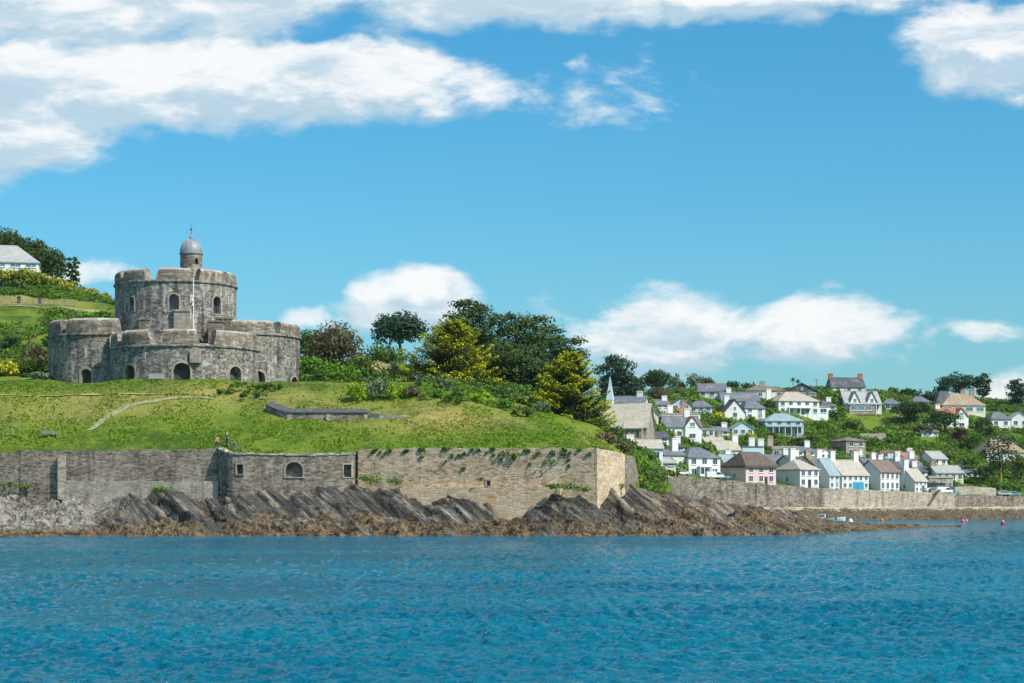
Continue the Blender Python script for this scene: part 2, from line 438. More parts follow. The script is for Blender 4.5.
FO['purple'] = [foliage('leaf_purple', (0.08, 0.03, 0.035), (0.13, 0.05, 0.055)), foliage('leaf_purple_low', (0.06, 0.03, 0.025), (0.10, 0.045, 0.04))]
FO['mix'] = FO['green'] + FO['bright'] + FO['olive'] + FO['dark']

# ------------------------------------------------------------------ data: village houses drive the ground too
WALLTOP = [(667, 474), (695, 477.7), (757, 484), (810, 487.7), (830, 489), (870, 490.3), (904, 492), (932, 492.6), (955, 494.5), (1024, 496), (1500, 500)]
def Ywall(px): return lerp_tab([(626, 440), (667, 486), (685, 505), (930, 555), (1024, 575), (1500, 660)], px)
def ywall(px): return lerp_tab(WALLTOP, px)
def Yv(px, py): return float(Ywall(px) + 7 + max(0.0, ywall(px) - py) * 2.2)
ROWYAW = 34.0
# name, label, cx, base, width px, ridge, eaves, depth m, yaw, roof kind, wall, roof, front windows, side windows, chimneys, extra
HOUSES = [
 # along the harbour wall, left to right
 ('townhouse', 'large cream house with a slate roof at the left end of the harbour wall', 704.5, 477.5, 33, 448, 457.5, 10, 24, 'hip', 'white', 'slate', (3, 2), (0, 0), [(-0.66, 0.0, 2.6)], {'porch': 1, 'annex': 1, 'Y': 524}),
 ('cottage', 'small pink cottage with a green slate roof squeezed beside the cream house', 731, 478, 13, 455, 463, 7, 20, 'gable', 'pink', 'slate_green', (1, 1), (0, 0), [], {'Y': 534}),
 ('thatched_cottage', 'pink cottage under a dark thatched roof by the harbour wall', 761, 484.5, 33, 453.5, 466, 9, ROWYAW, 'thatch', 'pink', 'thatch', (3, 2), (1, 1), [], {}),
 ('cottage', 'white cottage with a pale hipped roof just right of the pink thatched cottage', 809.5, 487.8, 21, 460.5, 469.5, 10, ROWYAW, 'hip', 'white', 'slate_beige', (3, 2), (1, 1), [(0.1, 0.28, 3.4)], {'door': 'iron'}),
 ('cottage', 'narrow white cottage with a steep green slate roof and a tall white chimney', 834.5, 489.5, 11, 459, 475, 8, ROWYAW, 'gable', 'white', 'slate_green', (2, 2), (1, 2), [(-0.40, 0.1, 2.6)], {}),
 ('cottage', 'long white terrace house with bright blue doors facing the harbour', 855.5, 490.3, 30, 460.5, 475, 9, ROWYAW, 'gable', 'white', 'slate_beige', (5, 2), (0, 0), [(-0.46, 0, 2.6), (0.42, 0, 2.6)], {'door': 'blue'}),
 ('cottage', 'tall white house under a brown roof beside the terrace with blue doors', 890, 491.8, 21.5, 460.5, 472, 9, ROWYAW, 'gable', 'white', 'tile_brown', (4, 2), (0, 0), [(0.3, 0.2, 1.6)], {'tall': 1}),
 ('cottage', 'white gabled cottage at the right end of the harbour terrace', 921, 493, 14, 469, 481, 8, ROWYAW, 'gable', 'white', 'slate_beige', (3, 2), (1, 1), [(-0.45, 0, 2.6)], {}),
 # roofs crowded behind the terrace
 ('cottage', 'dark roofed cottage behind the pale hipped white cottage', 800, 468, 16, 456, 463, 8, 30, 'gable', 'white_b', 'slate_dark', (2, 1), (0, 0), [(0.3, 0, 1.8)], {'Y': 568}),
 ('cottage', 'brown roofed cottage behind the narrow cottage with the steep green roof', 822, 470, 16, 457, 465, 8, 30, 'gable', 'cream', 'tile_brown', (2, 1), (0, 0), [(-0.4, 0, 2.0)], {'Y': 574}),
 ('cottage', 'grey roofed cottage behind the long terrace house', 876, 472, 16, 459, 467, 8, 30, 'gable', 'white_b', 'slate', (2, 1), (0, 0), [(0.4, 0, 2.0)], {'Y': 590}),
 ('cottage', 'little slate roofed cottage behind the tall brown roofed house', 902, 473, 13, 461, 468, 7, 30, 'gable', 'white', 'slate_dark', (1, 1), (0, 0), [(0.2, 0, 1.8)], {'Y': 596}),
 ('cottage', 'low slate cottage under the red trimmed gable', 716, 446, 20, 437, 442, 8, 14, 'gable', 'cream', 'slate_beige', (3, 1), (0, 0), [(0.4, 0, 1.6)], {}),
 ('cottage', 'dark roofed cottage left of the red trimmed gable house', 660, 443, 18, 432, 438, 8, 10, 'gable', 'white_b', 'slate_dark', (2, 1), (0, 0), [(-0.4, 0, 1.8)], {}),
 # by the church
 ('cottage', 'low white cottage below the church roof, half hidden by the headland', 622, 463, 29, 441, 449, 8, 6, 'gable', 'white', 'slate_pale', (2, 1), (0, 0), [(0.4, 0.1, 1.6)], {'Y': 452}),
 ('cottage', 'low white cottage with two windows on the bank above the sea wall', 650, 463, 26, 440, 448.5, 8, 6, 'gable', 'white', 'slate_beige', (2, 1), (0, 0), [], {'Y': 448}),
 ('cottage', 'white house with a red trimmed gable above the cream townhouse', 684, 441, 36, 416, 427, 9, 12, 'gable', 'white', 'slate', (4, 1), (1, 1), [(0.2, 0, 2.4)], {'frontgable': 1, 'ridge': 'ridge_red'}),
 ('cottage', 'flat roofed white block behind the red trimmed gable house', 678, 426, 45, 413, 414, 9, 10, 'flat', 'white', 'slate_pale', (0, 0), (0, 0), [(-0.1, 0, 2.6)], {}),
 ('bungalow', 'small house with an orange tiled roof behind the flat white block', 681, 416, 20, 408, 413, 8, 10, 'gable', 'cream', 'tile_red', (2, 1), (0, 0), [(0.3, 0, 2.5)], {}),
 ('cottage', 'pale house with a wide gable and a small attic window below the round dark trees', 681, 412, 21, 398, 405, 9, 0, 'gablefront', 'pale_blue', 'slate', (2, 1), (0, 0), [], {}),
 ('bungalow', 'slate roofed bungalow beside the pale wide gable', 701, 413, 22, 401, 407, 8, 0, 'hip', 'pale_blue', 'slate', (3, 1), (0, 0), [], {}),
 ('cottage', 'small cream gabled cottage just right of the grey roofed church hall', 651, 422, 15, 406, 414, 7, 0, 'gablefront', 'cream', 'slate_beige', (1, 1), (0, 0), [], {}),
 ('church_hall', 'grey slate roofed hall with a white gable behind the church', 627, 412, 34, 396, 404, 10, -12, 'gable', 'white_b', 'slate', (0, 0), (0, 0), [(0.3, 0, 1.6)], {'Y': 600}),
 ('cottage', 'tiny white flat roofed cottage among bushes below the slate bungalow', 708, 438, 13, 428, 430, 6, 0, 'flat', 'white_b', 'slate_pale', (2, 1), (0, 0), [], {}),
 ('garden_house', 'little building with a pointed slate roof left of the cream townhouse', 666, 467, 20, 458, 463, 5, 0, 'hip', 'cream', 'slate_pale', (2, 1), (0, 0), [], {'Y': 480}),
 ('cottage', 'low house with a mottled grey roof behind the green slate cottage', 729, 455, 24, 441, 450, 9, 16, 'gable', 'white_b', 'slate_beige', (0, 0), (0, 0), [(0.5, 0, 2.0)], {}),
 ('cottage', 'pale blue block with a tall chimney behind the thatched roof', 753, 458, 21, 446, 447, 8, 8, 'flat', 'pale_blue', 'slate', (0, 0), (0, 0), [(0.1, 0, 2.6), (0.55, 0, 2.2)], {}),
 ('outbuilding', 'old stone outbuilding behind the thatched cottage', 785, 458, 26, 446, 449, 8, 8, 'flat', 'stone_house', 'slate_pale', (3, 1), (0, 0), [(-0.45, 0, 3.0)], {}),
 ('cottage', 'slate roofed cottage wedged between the thatch and the hipped white house', 781, 467, 22, 455, 463, 8, 18, 'gable', 'white_b', 'slate', (0, 0), (0, 0), [(0.5, 0, 2)], {}),
 ('cottage', 'small white cottage tucked left of the wide pale gable', 663, 409, 13, 400, 405, 7, 10, 'gable', 'white_b', 'slate', (2, 1), (0, 0), [(0.3, 0, 1.5)], {}),
 ('cottage', 'small white cottage with a brown roof right of the church hall gable', 643, 413, 12, 403.5, 408.5, 7, 8, 'gable', 'white', 'tile_brown', (2, 1), (0, 0), [], {}),
 ('cottage', 'white cottage with a dark hipped roof just above the cream townhouse chimney', 676, 452, 18, 442, 447, 8, 12, 'hip', 'white_b', 'slate_dark', (2, 1), (0, 0), [(0.3, 0, 1.8)], {}),
 ('cottage', 'white cottage with a pale roof between the townhouse and the thatched roof, one row back', 741, 466, 17, 456.5, 461, 8, 24, 'gable', 'white', 'slate_pale', (2, 1), (0, 0), [(-0.4, 0, 1.8)], {}),
 ('cottage', 'white cottage with a slate roof just right of the stone outbuilding', 806, 457, 18, 447, 452, 8, 20, 'gable', 'white', 'slate', (3, 1), (0, 0), [(0.4, 0, 2.0)], {}),
 ('cottage', 'white cottage with a pale gable above the steep green roof', 826, 459, 14, 449, 454, 8, 20, 'gablefront', 'white', 'slate_beige', (2, 1), (0, 0), [], {}),
 ('cottage', 'white cottage with a dark roof above the gabled end cottage', 926, 477, 15, 467, 472, 8, 26, 'gable', 'white', 'slate_dark', (2, 1), (0, 0), [(-0.3, 0, 1.8)], {}),
 ('cottage', 'white cottage with a red roof right of the white block with the orange edge', 911, 462, 14, 453, 457.5, 7, 20, 'gable', 'white', 'tile_red', (2, 1), (0, 0), [(0.3, 0, 1.6)], {}),
 ('cottage', 'white cottage partly hidden by the tree right of the slate roofed shop', 972, 478, 15, 467.5, 472.5, 8, 14, 'gable', 'white', 'slate', (2, 1), (0, 0), [(-0.3, 0, 1.6)], {}),
 ('cottage', 'white cottage with a slate roof left of the summer house among the bushes', 722, 436, 14, 427, 431.5, 7, 8, 'gable', 'white', 'slate', (2, 1), (0, 0), [(0.35, 0, 1.5)], {}),
 ('house', 'white house with a dark roof right of the big white villa', 829, 411, 15, 401, 406, 8, 10, 'hip', 'white', 'slate_dark', (2, 1), (0, 0), [(0.2, 0, 1.5)], {}),
 ('house', 'white house with a brown roof between the spreading trees and the flat hedge', 930, 437, 17, 427, 432, 8, 10, 'gable', 'white', 'tile_brown', (3, 1), (0, 0), [(0.3, 0, 1.5)], {}),
 # middle of the hill
 ('villa', 'big white villa with a pale hipped roof edged in red on the hill', 799, 415, 42, 391.5, 401, 13, 14, 'hip', 'white', 'slate_beige', (5, 2), (1, 2), [(-0.55, 0.1, 1.2)], {'ridge': 'ridge_red', 'annexr': 1}),
 ('bungalow', 'pale blue house with a long veranda and green slate roof below the big white villa', 784, 434.5, 38, 413.5, 421, 11, 4, 'hip', 'pale_blue', 'slate_green', (4, 2), (0, 0), [], {'veranda': 1}),
 ('summer_house', 'small pale blue gabled house among the bushes left of the veranda house', 743, 436, 22, 422, 429, 7, 8, 'gablefront', 'pale_blue', 'slate_green', (3, 1), (0, 0), [], {}),
 ('cottage', 'white cottage with a sharp front gable right of the yellow bush', 735, 419.5, 21, 400, 412, 9, 14, 'gablefront', 'white_b', 'slate_dark', (1, 1), (0, 0), [(-0.1, 0.2, 1.8)], {}),
 ('cottage', 'white cottage with half slate and half pale roof right of the sharp gable', 755, 419.5, 21, 400, 408, 9, 14, 'hip', 'white', 'slate', (2, 2), (0, 0), [], {}),
 ('bungalow', 'long low house with a grey roof and central chimney high on the hill', 741, 406, 38, 392, 401, 9, 6, 'gable', 'white_b', 'slate', (4, 1), (0, 0), [(-0.26, 0, 1.7)], {}),
 ('house', 'white gabled house with a slate roof at the left end of the hilltop', 712, 398, 27, 383.5, 391.5, 10, -6, 'gable', 'white_b', 'slate', (3, 1), (0, 0), [], {}),
 ('bungalow', 'long bungalow with a brown roof and wide windows on the hilltop', 765, 399, 38, 385.5, 390.5, 10, 4, 'hip', 'cream', 'tile_brown', (4, 1), (0, 0), [(0.0, 0, 1.6)], {}),
 ('house', 'dark gabled house with wide blue windows behind the big white villa', 802, 398, 31, 383.5, 391, 11, 0, 'gablefront', 'slate_dark', 'slate_dark', (3, 1), (0, 0), [], {'bluewin': 1}),
 ('villa', 'white villa with twin pointed dormer gables and a bay window', 863, 412, 36, 391, 403, 11, 6, 'gable', 'white', 'slate_pale', (4, 1), (0, 0), [], {'twin': 1}),
 ('house', 'grey house with two red chimneys standing on the skyline', 849, 394, 33, 377.5, 387, 10, 6, 'gable', 'white_b', 'slate_dark', (3, 1), (0, 0), [(-0.46, 0, 1.6), (0.46, 0, 1.6)], {'chim': 'ridge_red'}),
 ('outbuilding', 'small grey outbuilding with a teal front right of the twin gabled villa', 892, 411, 17, 399, 404, 8, 0, 'hip', 'pale_blue', 'slate', (2, 1), (0, 0), [], {}),
 ('house', 'brown brick house with two storeys of windows above the harbour terrace', 856, 457, 21, 438, 441, 9, 22, 'hip', 'stone_house', 'tile_brown', (2, 2), (1, 2), [], {}),
 ('outbuilding', 'long white block with an orange edged flat roof in front of the hedge', 891, 459, 22, 450.5, 452.5, 8, 6, 'flat', 'pale_blue', 'tile_red', (2, 1), (0, 0), [], {}),
 ('cottage', 'slate roofed cottage behind the gabled end cottage of the terrace', 912, 474, 22, 458, 466, 8, 20, 'gable', 'white_b', 'slate', (0, 0), (0, 0), [(-0.4, 0, 2.0), (0.3, 0, 2.2)], {}),
 ('cottage', 'white gabled cottage above the slate roofed shop', 940, 466, 16, 451.5, 459, 8, 24, 'gable', 'white', 'slate_pale', (2, 1), (1, 1), [], {}),
 ('shop', 'long low building with a pale slate roof behind the terrace umbrellas', 950, 482, 28, 466, 473, 9, 10, 'gable', 'cream', 'slate_pale', (4, 1), (0, 0), [(-0.42, 0, 1.8)], {}),
 ('pub', 'buff flat fronted building behind the harbour terrace', 941, 492, 25, 476, 478, 6, 10, 'flat', 'stone_house', 'slate_beige', (4, 1), (0, 0), [], {}),
 ('house', 'grey roofed house half hidden behind the spreading dark tree', 921, 405, 18, 396.5, 402, 9, 0, 'hip', 'cream', 'slate', (2, 1), (0, 0), [], {}),
 ('bungalow', 'wide bungalow with a tan tiled roof and two chimneys beneath the dark conifers', 964, 414, 44, 393.5, 405, 12, 6, 'hip', 'cream', 'tile_tan', (4, 1), (0, 0), [(0.10, 0.05, 1.7), (0.32, 0.05, 1.9)], {'bluewin': 1}),
 ('house', 'dark roofed house left behind the wide tan roofed bungalow', 946, 408, 18, 391, 401, 9, 0, 'hip', 'white_b', 'slate_dark', (1, 1), (0, 0), [], {'Y': 790}),
 ('house', 'white house with a red tiled roof in front of the tan roofed bungalow', 955, 429, 28, 408, 416, 10, 10, 'gable', 'white', 'tile_red', (3, 2), (0, 0), [(-0.46, 0, 1.4)], {'frontgable': 1}),
 ('house', 'white house with a blue grey roof near the right edge below the dark conifer', 1001, 428, 20, 412, 419, 9, 6, 'hip', 'white', 'slate', (2, 1), (0, 0), [], {}),
 ('house', 'pale house cut by the right edge of the view', 1020, 428, 17, 412, 418, 9, 0, 'gablefront', 'white', 'slate_pale', (2, 1), (0, 0), [], {}),
 ('house', 'large house with a brown roof behind the tall open tree', 1006, 464, 40, 436.5, 452, 12, 10, 'hip', 'white_b', 'tile_tan', (4, 1), (0, 0), [], {}),
 ('bungalow', 'low house under a slate roof left of the white harbour roofs', 927, 462, 14, 456, 459, 8, 10, 'gable', 'white_b', 'slate_dark', (1, 1), (0, 0), [], {}),
]
HY = []
for h in HOUSES:
    HY.append(h[15].get('Y') or Yv(h[2], h[3]))

# ------------------------------------------------------------------ ground: height field through surveyed points
CP = []                                              # X, Y, Z
def cp(px, py, Y): CP.append(W(px, py, Y))
def cz(px, Y, z): CP.append(np.array(((px - 512) * Y / F, Y, z)))
FRONT = [(-500, 306), (-200, 303), (0, 300), (100, 297.5), (218, 295), (240, 293), (345, 292.5), (450, 289.5), (597, 285), (612, 289.5), (626, 296), (634, 303), (640, 313), (650, 331), (660, 362), (667, 487), (685, 506.5), (930, 556.5), (1024, 576.5), (1500, 661.5)]
def Yfront(px): return lerp_tab(FRONT, px)
for px, py in ((-400, 450), (-200, 450), (-60, 449), (60, 449), (150, 449.5), (218, 450), (290, 453), (345, 452.5), (400, 449.5), (500, 448.8), (590, 448.8)):
    cp(px, py, float(Yfront(px)) + 0.5)
for px, py, Y in ((612, 451, 293), (624, 455, 299), (634, 470, 308), (640, 485, 316), (650, 488, 334), (659, 489, 366), (642, 472, 345), (650, 474, 390), (659, 474, 430), (645, 466, 410), (655, 466, 448), (664, 472, 470),
                  (-200, 430, 308), (0, 430, 307), (100, 424, 308), (200, 424, 306), (300, 424, 306), (400, 424, 304), (480, 428, 300), (540, 436, 295), (585, 442, 291),
                  (-200, 400, 320), (0, 402, 318), (100, 402, 318), (200, 402, 317), (280, 407, 316), (340, 407.5, 316), (290, 420.5, 308.6), (330, 420.5, 308.6), (365, 420.5, 308.6), (268, 418, 309), (405, 422, 306.5), (400, 410, 313), (460, 412, 309), (500, 419, 306), (540, 426, 302),
                  (-200, 384, 328), (0, 384, 328), (100, 383, 327), (200, 383, 326), (300, 383, 327), (350, 390, 325), (400, 397, 322), (450, 396, 322), (500, 410, 316), (530, 418, 312), (570, 434, 304), (600, 440, 304),
                  (400, 384, 340), (450, 386, 340), (500, 396, 335), (550, 415, 325), (590, 428, 320), (615, 440, 320),
                  (0, 378, 342), (30, 378, 340), (0, 352, 368), (60, 354, 370), (-200, 352, 368), (0, 331, 392), (60, 331, 395), (-200, 330, 390),
                  (0, 313, 418), (80, 314, 422), (-200, 312, 415), (0, 299, 440), (60, 303, 440), (110, 305, 440), (-200, 298, 440), (0, 291, 468), (60, 294, 468), (108, 303, 462), (-200, 289, 470),
                  (0, 272, 498), (60, 284, 500), (100, 299, 492), (-200, 268, 500), (30, 270, 520), (80, 290, 520),
                  (320, 381, 360), (360, 378, 370), (320, 372, 400), (380, 368, 420), (450, 376, 400), (500, 385, 390), (550, 400, 370), (590, 420, 355), (620, 440, 360), (640, 450, 400),
                  (600, 436, 420), (560, 405, 460), (600, 420, 500), (560, 395, 560), (620, 412, 560)):
    cp(px, py, Y)
for px, Y in ((60, 335), (120, 330), (180, 328), (240, 331), (300, 337), (80, 350), (176, 350), (290, 350), (120, 368), (230, 368)): cz(px, Y, 24.45)
for px, Y, z in ((200, 420, 34), (250, 460, 36), (300, 450, 31), (150, 480, 46), (0, 700, 66), (200, 700, 45), (-300, 700, 72), (400, 600, 32), (400, 800, 34), (560, 700, 33), (0, 1000, 60), (400, 1100, 34), (-600, 1100, 70)): cz(px, Y, z)
for px in (669, 686, 720, 760, 800, 850, 900, 945, 1000, 1100, 1250, 1400): cp(px, float(ywall(px)) + 0.6, float(Ywall(px)) + 3)
for h, Y in zip(HOUSES, HY): cp(h[2], h[3] - 0.3, Y)
for px, py, Y in ((640, 396, 720), (700, 397, 780), (780, 396, 800), (850, 392, 800), (900, 398, 800), (960, 400, 830), (1024, 408, 800), (1150, 415, 820), (1300, 425, 850),
                  (900, 430, 690), (900, 420, 720), (830, 430, 690), (860, 424, 715), (920, 440, 680), (870, 440, 670), (1040, 440, 700), (1150, 450, 720), (1300, 460, 760), (990, 487, 590), (1024, 490, 600)):
    cp(px, py, Y)
for px, Y, z in ((640, 950, 36), (850, 1000, 40), (1100, 1000, 34), (1400, 1000, 30), (800, 1500, 25), (1300, 1500, 20), (200, 1500, 30), (-600, 1500, 50)): cz(px, Y, z)
CP = np.array(CP)
C0 = 9.0
def _k(d2): return np.sqrt(d2 + C0 * C0)
_d2 = ((CP[:, None, :2] - CP[None, :, :2]) ** 2).sum(-1)
_A = _k(_d2) + np.eye(len(CP)) * -0.12
_WT = np.linalg.solve(_A, CP[:, 2] - 20.0)
def hz(x, y):
    x = np.atleast_1d(np.asarray(x, float)); y = np.atleast_1d(np.asarray(y, float))
    sh = x.shape; xf, yf = x.ravel(), y.ravel()
    z = np.empty(len(xf))
    for i in range(0, len(xf), 20000):
        d2 = (xf[i:i + 20000, None] - CP[None, :, 0]) ** 2 + (yf[i:i + 20000, None] - CP[None, :, 1]) ** 2
        z[i:i + 20000] = _k(d2) @ _WT + 20.0
    pxf = 512 + xf / yf * F                              # mown banks step up to the castle
    tm = np.clip((yf - 296) / 4, 0, 1) * np.clip((334 - yf) / 5, 0, 1) * np.clip((330 - pxf) / 120, 0, 1)
    z = z + tm * 0.75 * np.sin(2 * math.pi * (z - 12.3) / 6.2)
    z = z + 0.30 * fbm(xf / 7.0, yf / 7.0, seed=5, oct=4, gain=0.55) * np.clip((yf - 292) / 10, 0.25, 1) 
    return z.reshape(sh)
def hz1(x, y): return float(hz([x], [y])[0])

def fan(name, pxs, front, back, nrow, power, zf, mats, skirt=False, smooth=True):
    """a ground sheet whose rows thin out with distance"""
    t = np.linspace(0, 1, nrow) ** power
    fr = np.array([front(p) for p in pxs]); bk = np.array([back(p) for p in pxs])
    Y = fr[None, :] + (bk - fr)[None, :] * t[:, None]
    X = (np.asarray(pxs)[None, :] - 512) * Y / F
    Z = zf(X, Y, t)
    if skirt:                                         # the edge of the land goes down into the shore
        Y = np.concatenate([(fr - np.interp(pxs, [630, 640, 660, 690], [0.25, 6, 9, 0.25]))[None], Y]); X = (np.asarray(pxs)[None, :] - 512) * Y / F
        Z = np.concatenate([np.where((pxs > 630) & (pxs < 690), 1.5, -1.0)[None], Z])
    V = np.stack([X, Y, Z], -1).reshape(-1, 3)
    nr, nc = Y.shape
    i = np.arange(nr * nc).reshape(nr, nc)
    Q = np.stack([i[:-1, :-1], i[:-1, 1:], i[1:, 1:], i[1:, :-1]], -1).reshape(-1, 4)
    return mesh_np(name, V, Q, mats, smooth=smooth)

def grass_mat():
    m, n, b = mat('grass_ground', 0.9, 0.1)
    p = pos(n)
    a = n.noise(p, 0.09, 6, 0.62); c = n.noise(p, 0.9, 5, 0.65); d = n.noise(p, 5.0, 3, 0.6)
    col = n.mix(n.mapr(a, 0.40, 0.60), (0.058, 0.120, 0.014), (0.165, 0.225, 0.026))
    col = n.mix(n.mapr(c, 0.50, 0.70, 0, 0.8), col, (0.23, 0.26, 0.04))
    col = n.mix(n.mapr(d, 0.52, 0.70, 0, 0.5), col, (0.06, 0.105, 0.014))
    at = n.new('ShaderNodeAttribute', attribute_name='dry')
    dm = n.math('MULTIPLY', at.outputs['Fac'], n.mapr(n.math('ADD', n.math('MULTIPLY', c, 0.6), n.math('MULTIPLY', a, 0.5)), 0.35, 0.62), clamp=True)
    col = n.mix(dm, col, (0.40, 0.32, 0.11))
    n.put(b.inputs['Base Color'], col)
    bump(n, b, n.math('ADD', c, d), 0.9, 0.35)
    return m
M['grass'] = grass_mat()
pxs = np.concatenate([np.arange(-500, 1100, 2.5), np.arange(1100, 1501, 10)])
ground = fan('ground', pxs, Yfront, lambda p: 2600.0, 300, 2.6, lambda X, Y, t: hz(X, Y), [M['grass']], True)
tag(ground, kind='structure')
def dryness(x, y):
    px = 512 + x / y * F; z = 0
    r = np.zeros_like(px)
    for (cx, cy, sx, sy, k) in ((430, 309, 70, 8, 1.0), (470, 303, 60, 5, 0.9), (120, 318, 150, 4, 0.75), (230, 324, 60, 4, 0.6), (20, 440, 60, 9, 1.4), (310, 316, 50, 4, 0.8), (600, 300, 25, 12, 1.0), (110, 322, 170, 4.5, 0.7), (110, 313, 120, 2.0, 0.6), (0, 309, 60, 5, 0.3)):
        r += k * np.exp(-((px - cx) / sx) ** 2 - ((y - cy) / sy) ** 2)
    return np.clip(r * 0.72, 0, 1.1)
gv = np.empty(len(ground.data.vertices) * 3); ground.data.vertices.foreach_get('co', gv); gv = gv.reshape(-1, 3)
at = ground.data.attributes.new('dry', 'FLOAT', 'POINT'); at.data.foreach_set('value', dryness(gv[:, 0], gv[:, 1]).astype(np.float32))

# ---- the sea, with real wavelets
def water_mat():
    m, n, b = mat('sea_water', 0.08, 0.18)
    p = pos(n)
    w = n.noise(n.vmath('MULTIPLY', p, (0.5, 1.0, 1.0)), 0.05, 4, 0.6)
    f = n.math('ADD', n.noise(n.vmath('MULTIPLY', p, (1.0, 1.6, 1.0)), 1.5, 5, 0.62), n.math('MULTIPLY', n.noise(n.vmath('MULTIPLY', p, (0.6, 1.0, 1.0)), 0.7, 3, 0.6), 1.0))
    c = n.mix(n.mapr(w, 0.35, 0.65), (0.0, 0.106, 0.182), (0.002, 0.146, 0.225))
    n.put(b.inputs['Base Color'], c)
    b.inputs['IOR'].default_value = 1.22
    bump(n, b, f, 1.0, 0.45)
    return m
M['water'] = water_mat()
def water_z(X, Y, t):
    z = np.zeros_like(X); r2 = np.random.default_rng(3)
    w1 = fbm(X / 2.3, Y / 2.3, seed=1, oct=2); w2 = fbm(X / 5.1, Y / 5.1, seed=2, oct=2)
    lams = [0.25 * 1.056 ** k for k in range(44)] + [3.3, 4.1, 5.2, 6.6, 8.5]
    for lam in lams:
        an = r2.normal(-1.1, 0.8)
        kx, ky = math.cos(an) * 2 * math.pi / lam, math.sin(an) * 2 * math.pi / lam
        amp = 0.0120 * lam ** 0.8 * (1.0 if lam < 1.7 else (1.7 / lam) ** 1.2)
        z += amp * np.sin(kx * X + ky * Y + r2.random() * 6.28 + r2.normal() * 1.6 * w1 + r2.normal() * 1.6 * w2) * np.clip(lam * 1900 / Y ** 1.12 / 6.0, 0, 1)
    return z * (0.9 + 0.4 * fbm(X / 16, Y / 10, seed=77, oct=3))
wp = np.arange(-200, 1230, 2.0)
rows = 501 + np.concatenate([np.linspace(200, 40, 520), np.linspace(39.8, 12, 60)])
Yr = 9520.0 / (rows - 501)
Yg = np.repeat(Yr[:, None], len(wp), 1); Xg = (wp[None, :] - 512) * Yg / F
Zg = water_z(Xg, Yg, None)
i = np.arange(Yg.size).reshape(Yg.shape)
Q = np.stack([i[:-1, :-1], i[:-1, 1:], i[1:, 1:], i[1:, :-1]], -1).reshape(-1, 4)
V = np.stack([Xg, Yg, Zg], -1).reshape(-1, 3)
# the rest of the sea reaches round behind the viewer and past the land
sea = mesh_np('sea', V, Q, [M['water']], smooth=True)
tag(sea, kind='structure')
mb = MB()
mb.poly([(-3900, -1400, -0.03), (3900, -1400, -0.03), (3900, Yr[0], -0.03), (-3900, Yr[0], -0.03)])
mb.poly([(-3900, Yr[0], -0.03), (Xg[0, 0], Yr[0], -0.03), (Xg[-1, 0], Yr[-1], -0.03), (-3900, Yr[-1], -0.03)])
mb.poly([(Xg[0, -1], Yr[0], -0.03), (3900, Yr[0], -0.03), (3900, Yr[-1], -0.03), (Xg[-1, -1], Yr[-1], -0.03)])
mb.poly([(-3900, Yr[-1], -0.03), (3900, Yr[-1], -0.03), (3900, 3900, -0.03), (-3900, 3900, -0.03)])
tag(mb.build('open_sea', M['water']), kind='structure')

# ---- foreshore rocks
YW = [(-500, 272), (0, 271), (100, 273), (260, 270), (420, 272), (700, 272), (760, 275), (800, 282), (860, 312), (915, 350), (945, 372), (1000, 400)]
TOPP = [(-500, 497), (0, 497), (50, 493), (75, 499), (92, 500), (100, 497), (140, 491), (160, 488), (190, 489), (215, 491), (226, 486), (260, 482), (345, 479), (398, 483), (425, 498), (447, 485), (468, 488), (500, 507), (525, 509), (543, 503), (553, 486), (585, 488), (600, 493), (625, 486), (645, 486), (665, 492), (690, 497), (720, 503), (760, 508.5), (800, 514), (830, 520.5), (870, 524), (905, 523.5), (930, 526), (945, 528)]
YC = [(-500, 304), (0, 301), (218, 296), (345, 293.5), (450, 290.5), (597, 286), (625, 296), (645, 302), (700, 300), (760, 303), (830, 324), (930, 367), (945, 375)]
TOPP = [(a, b + (1.8 if -100 < a < 540 else 0.4)) for a, b in TOPP]
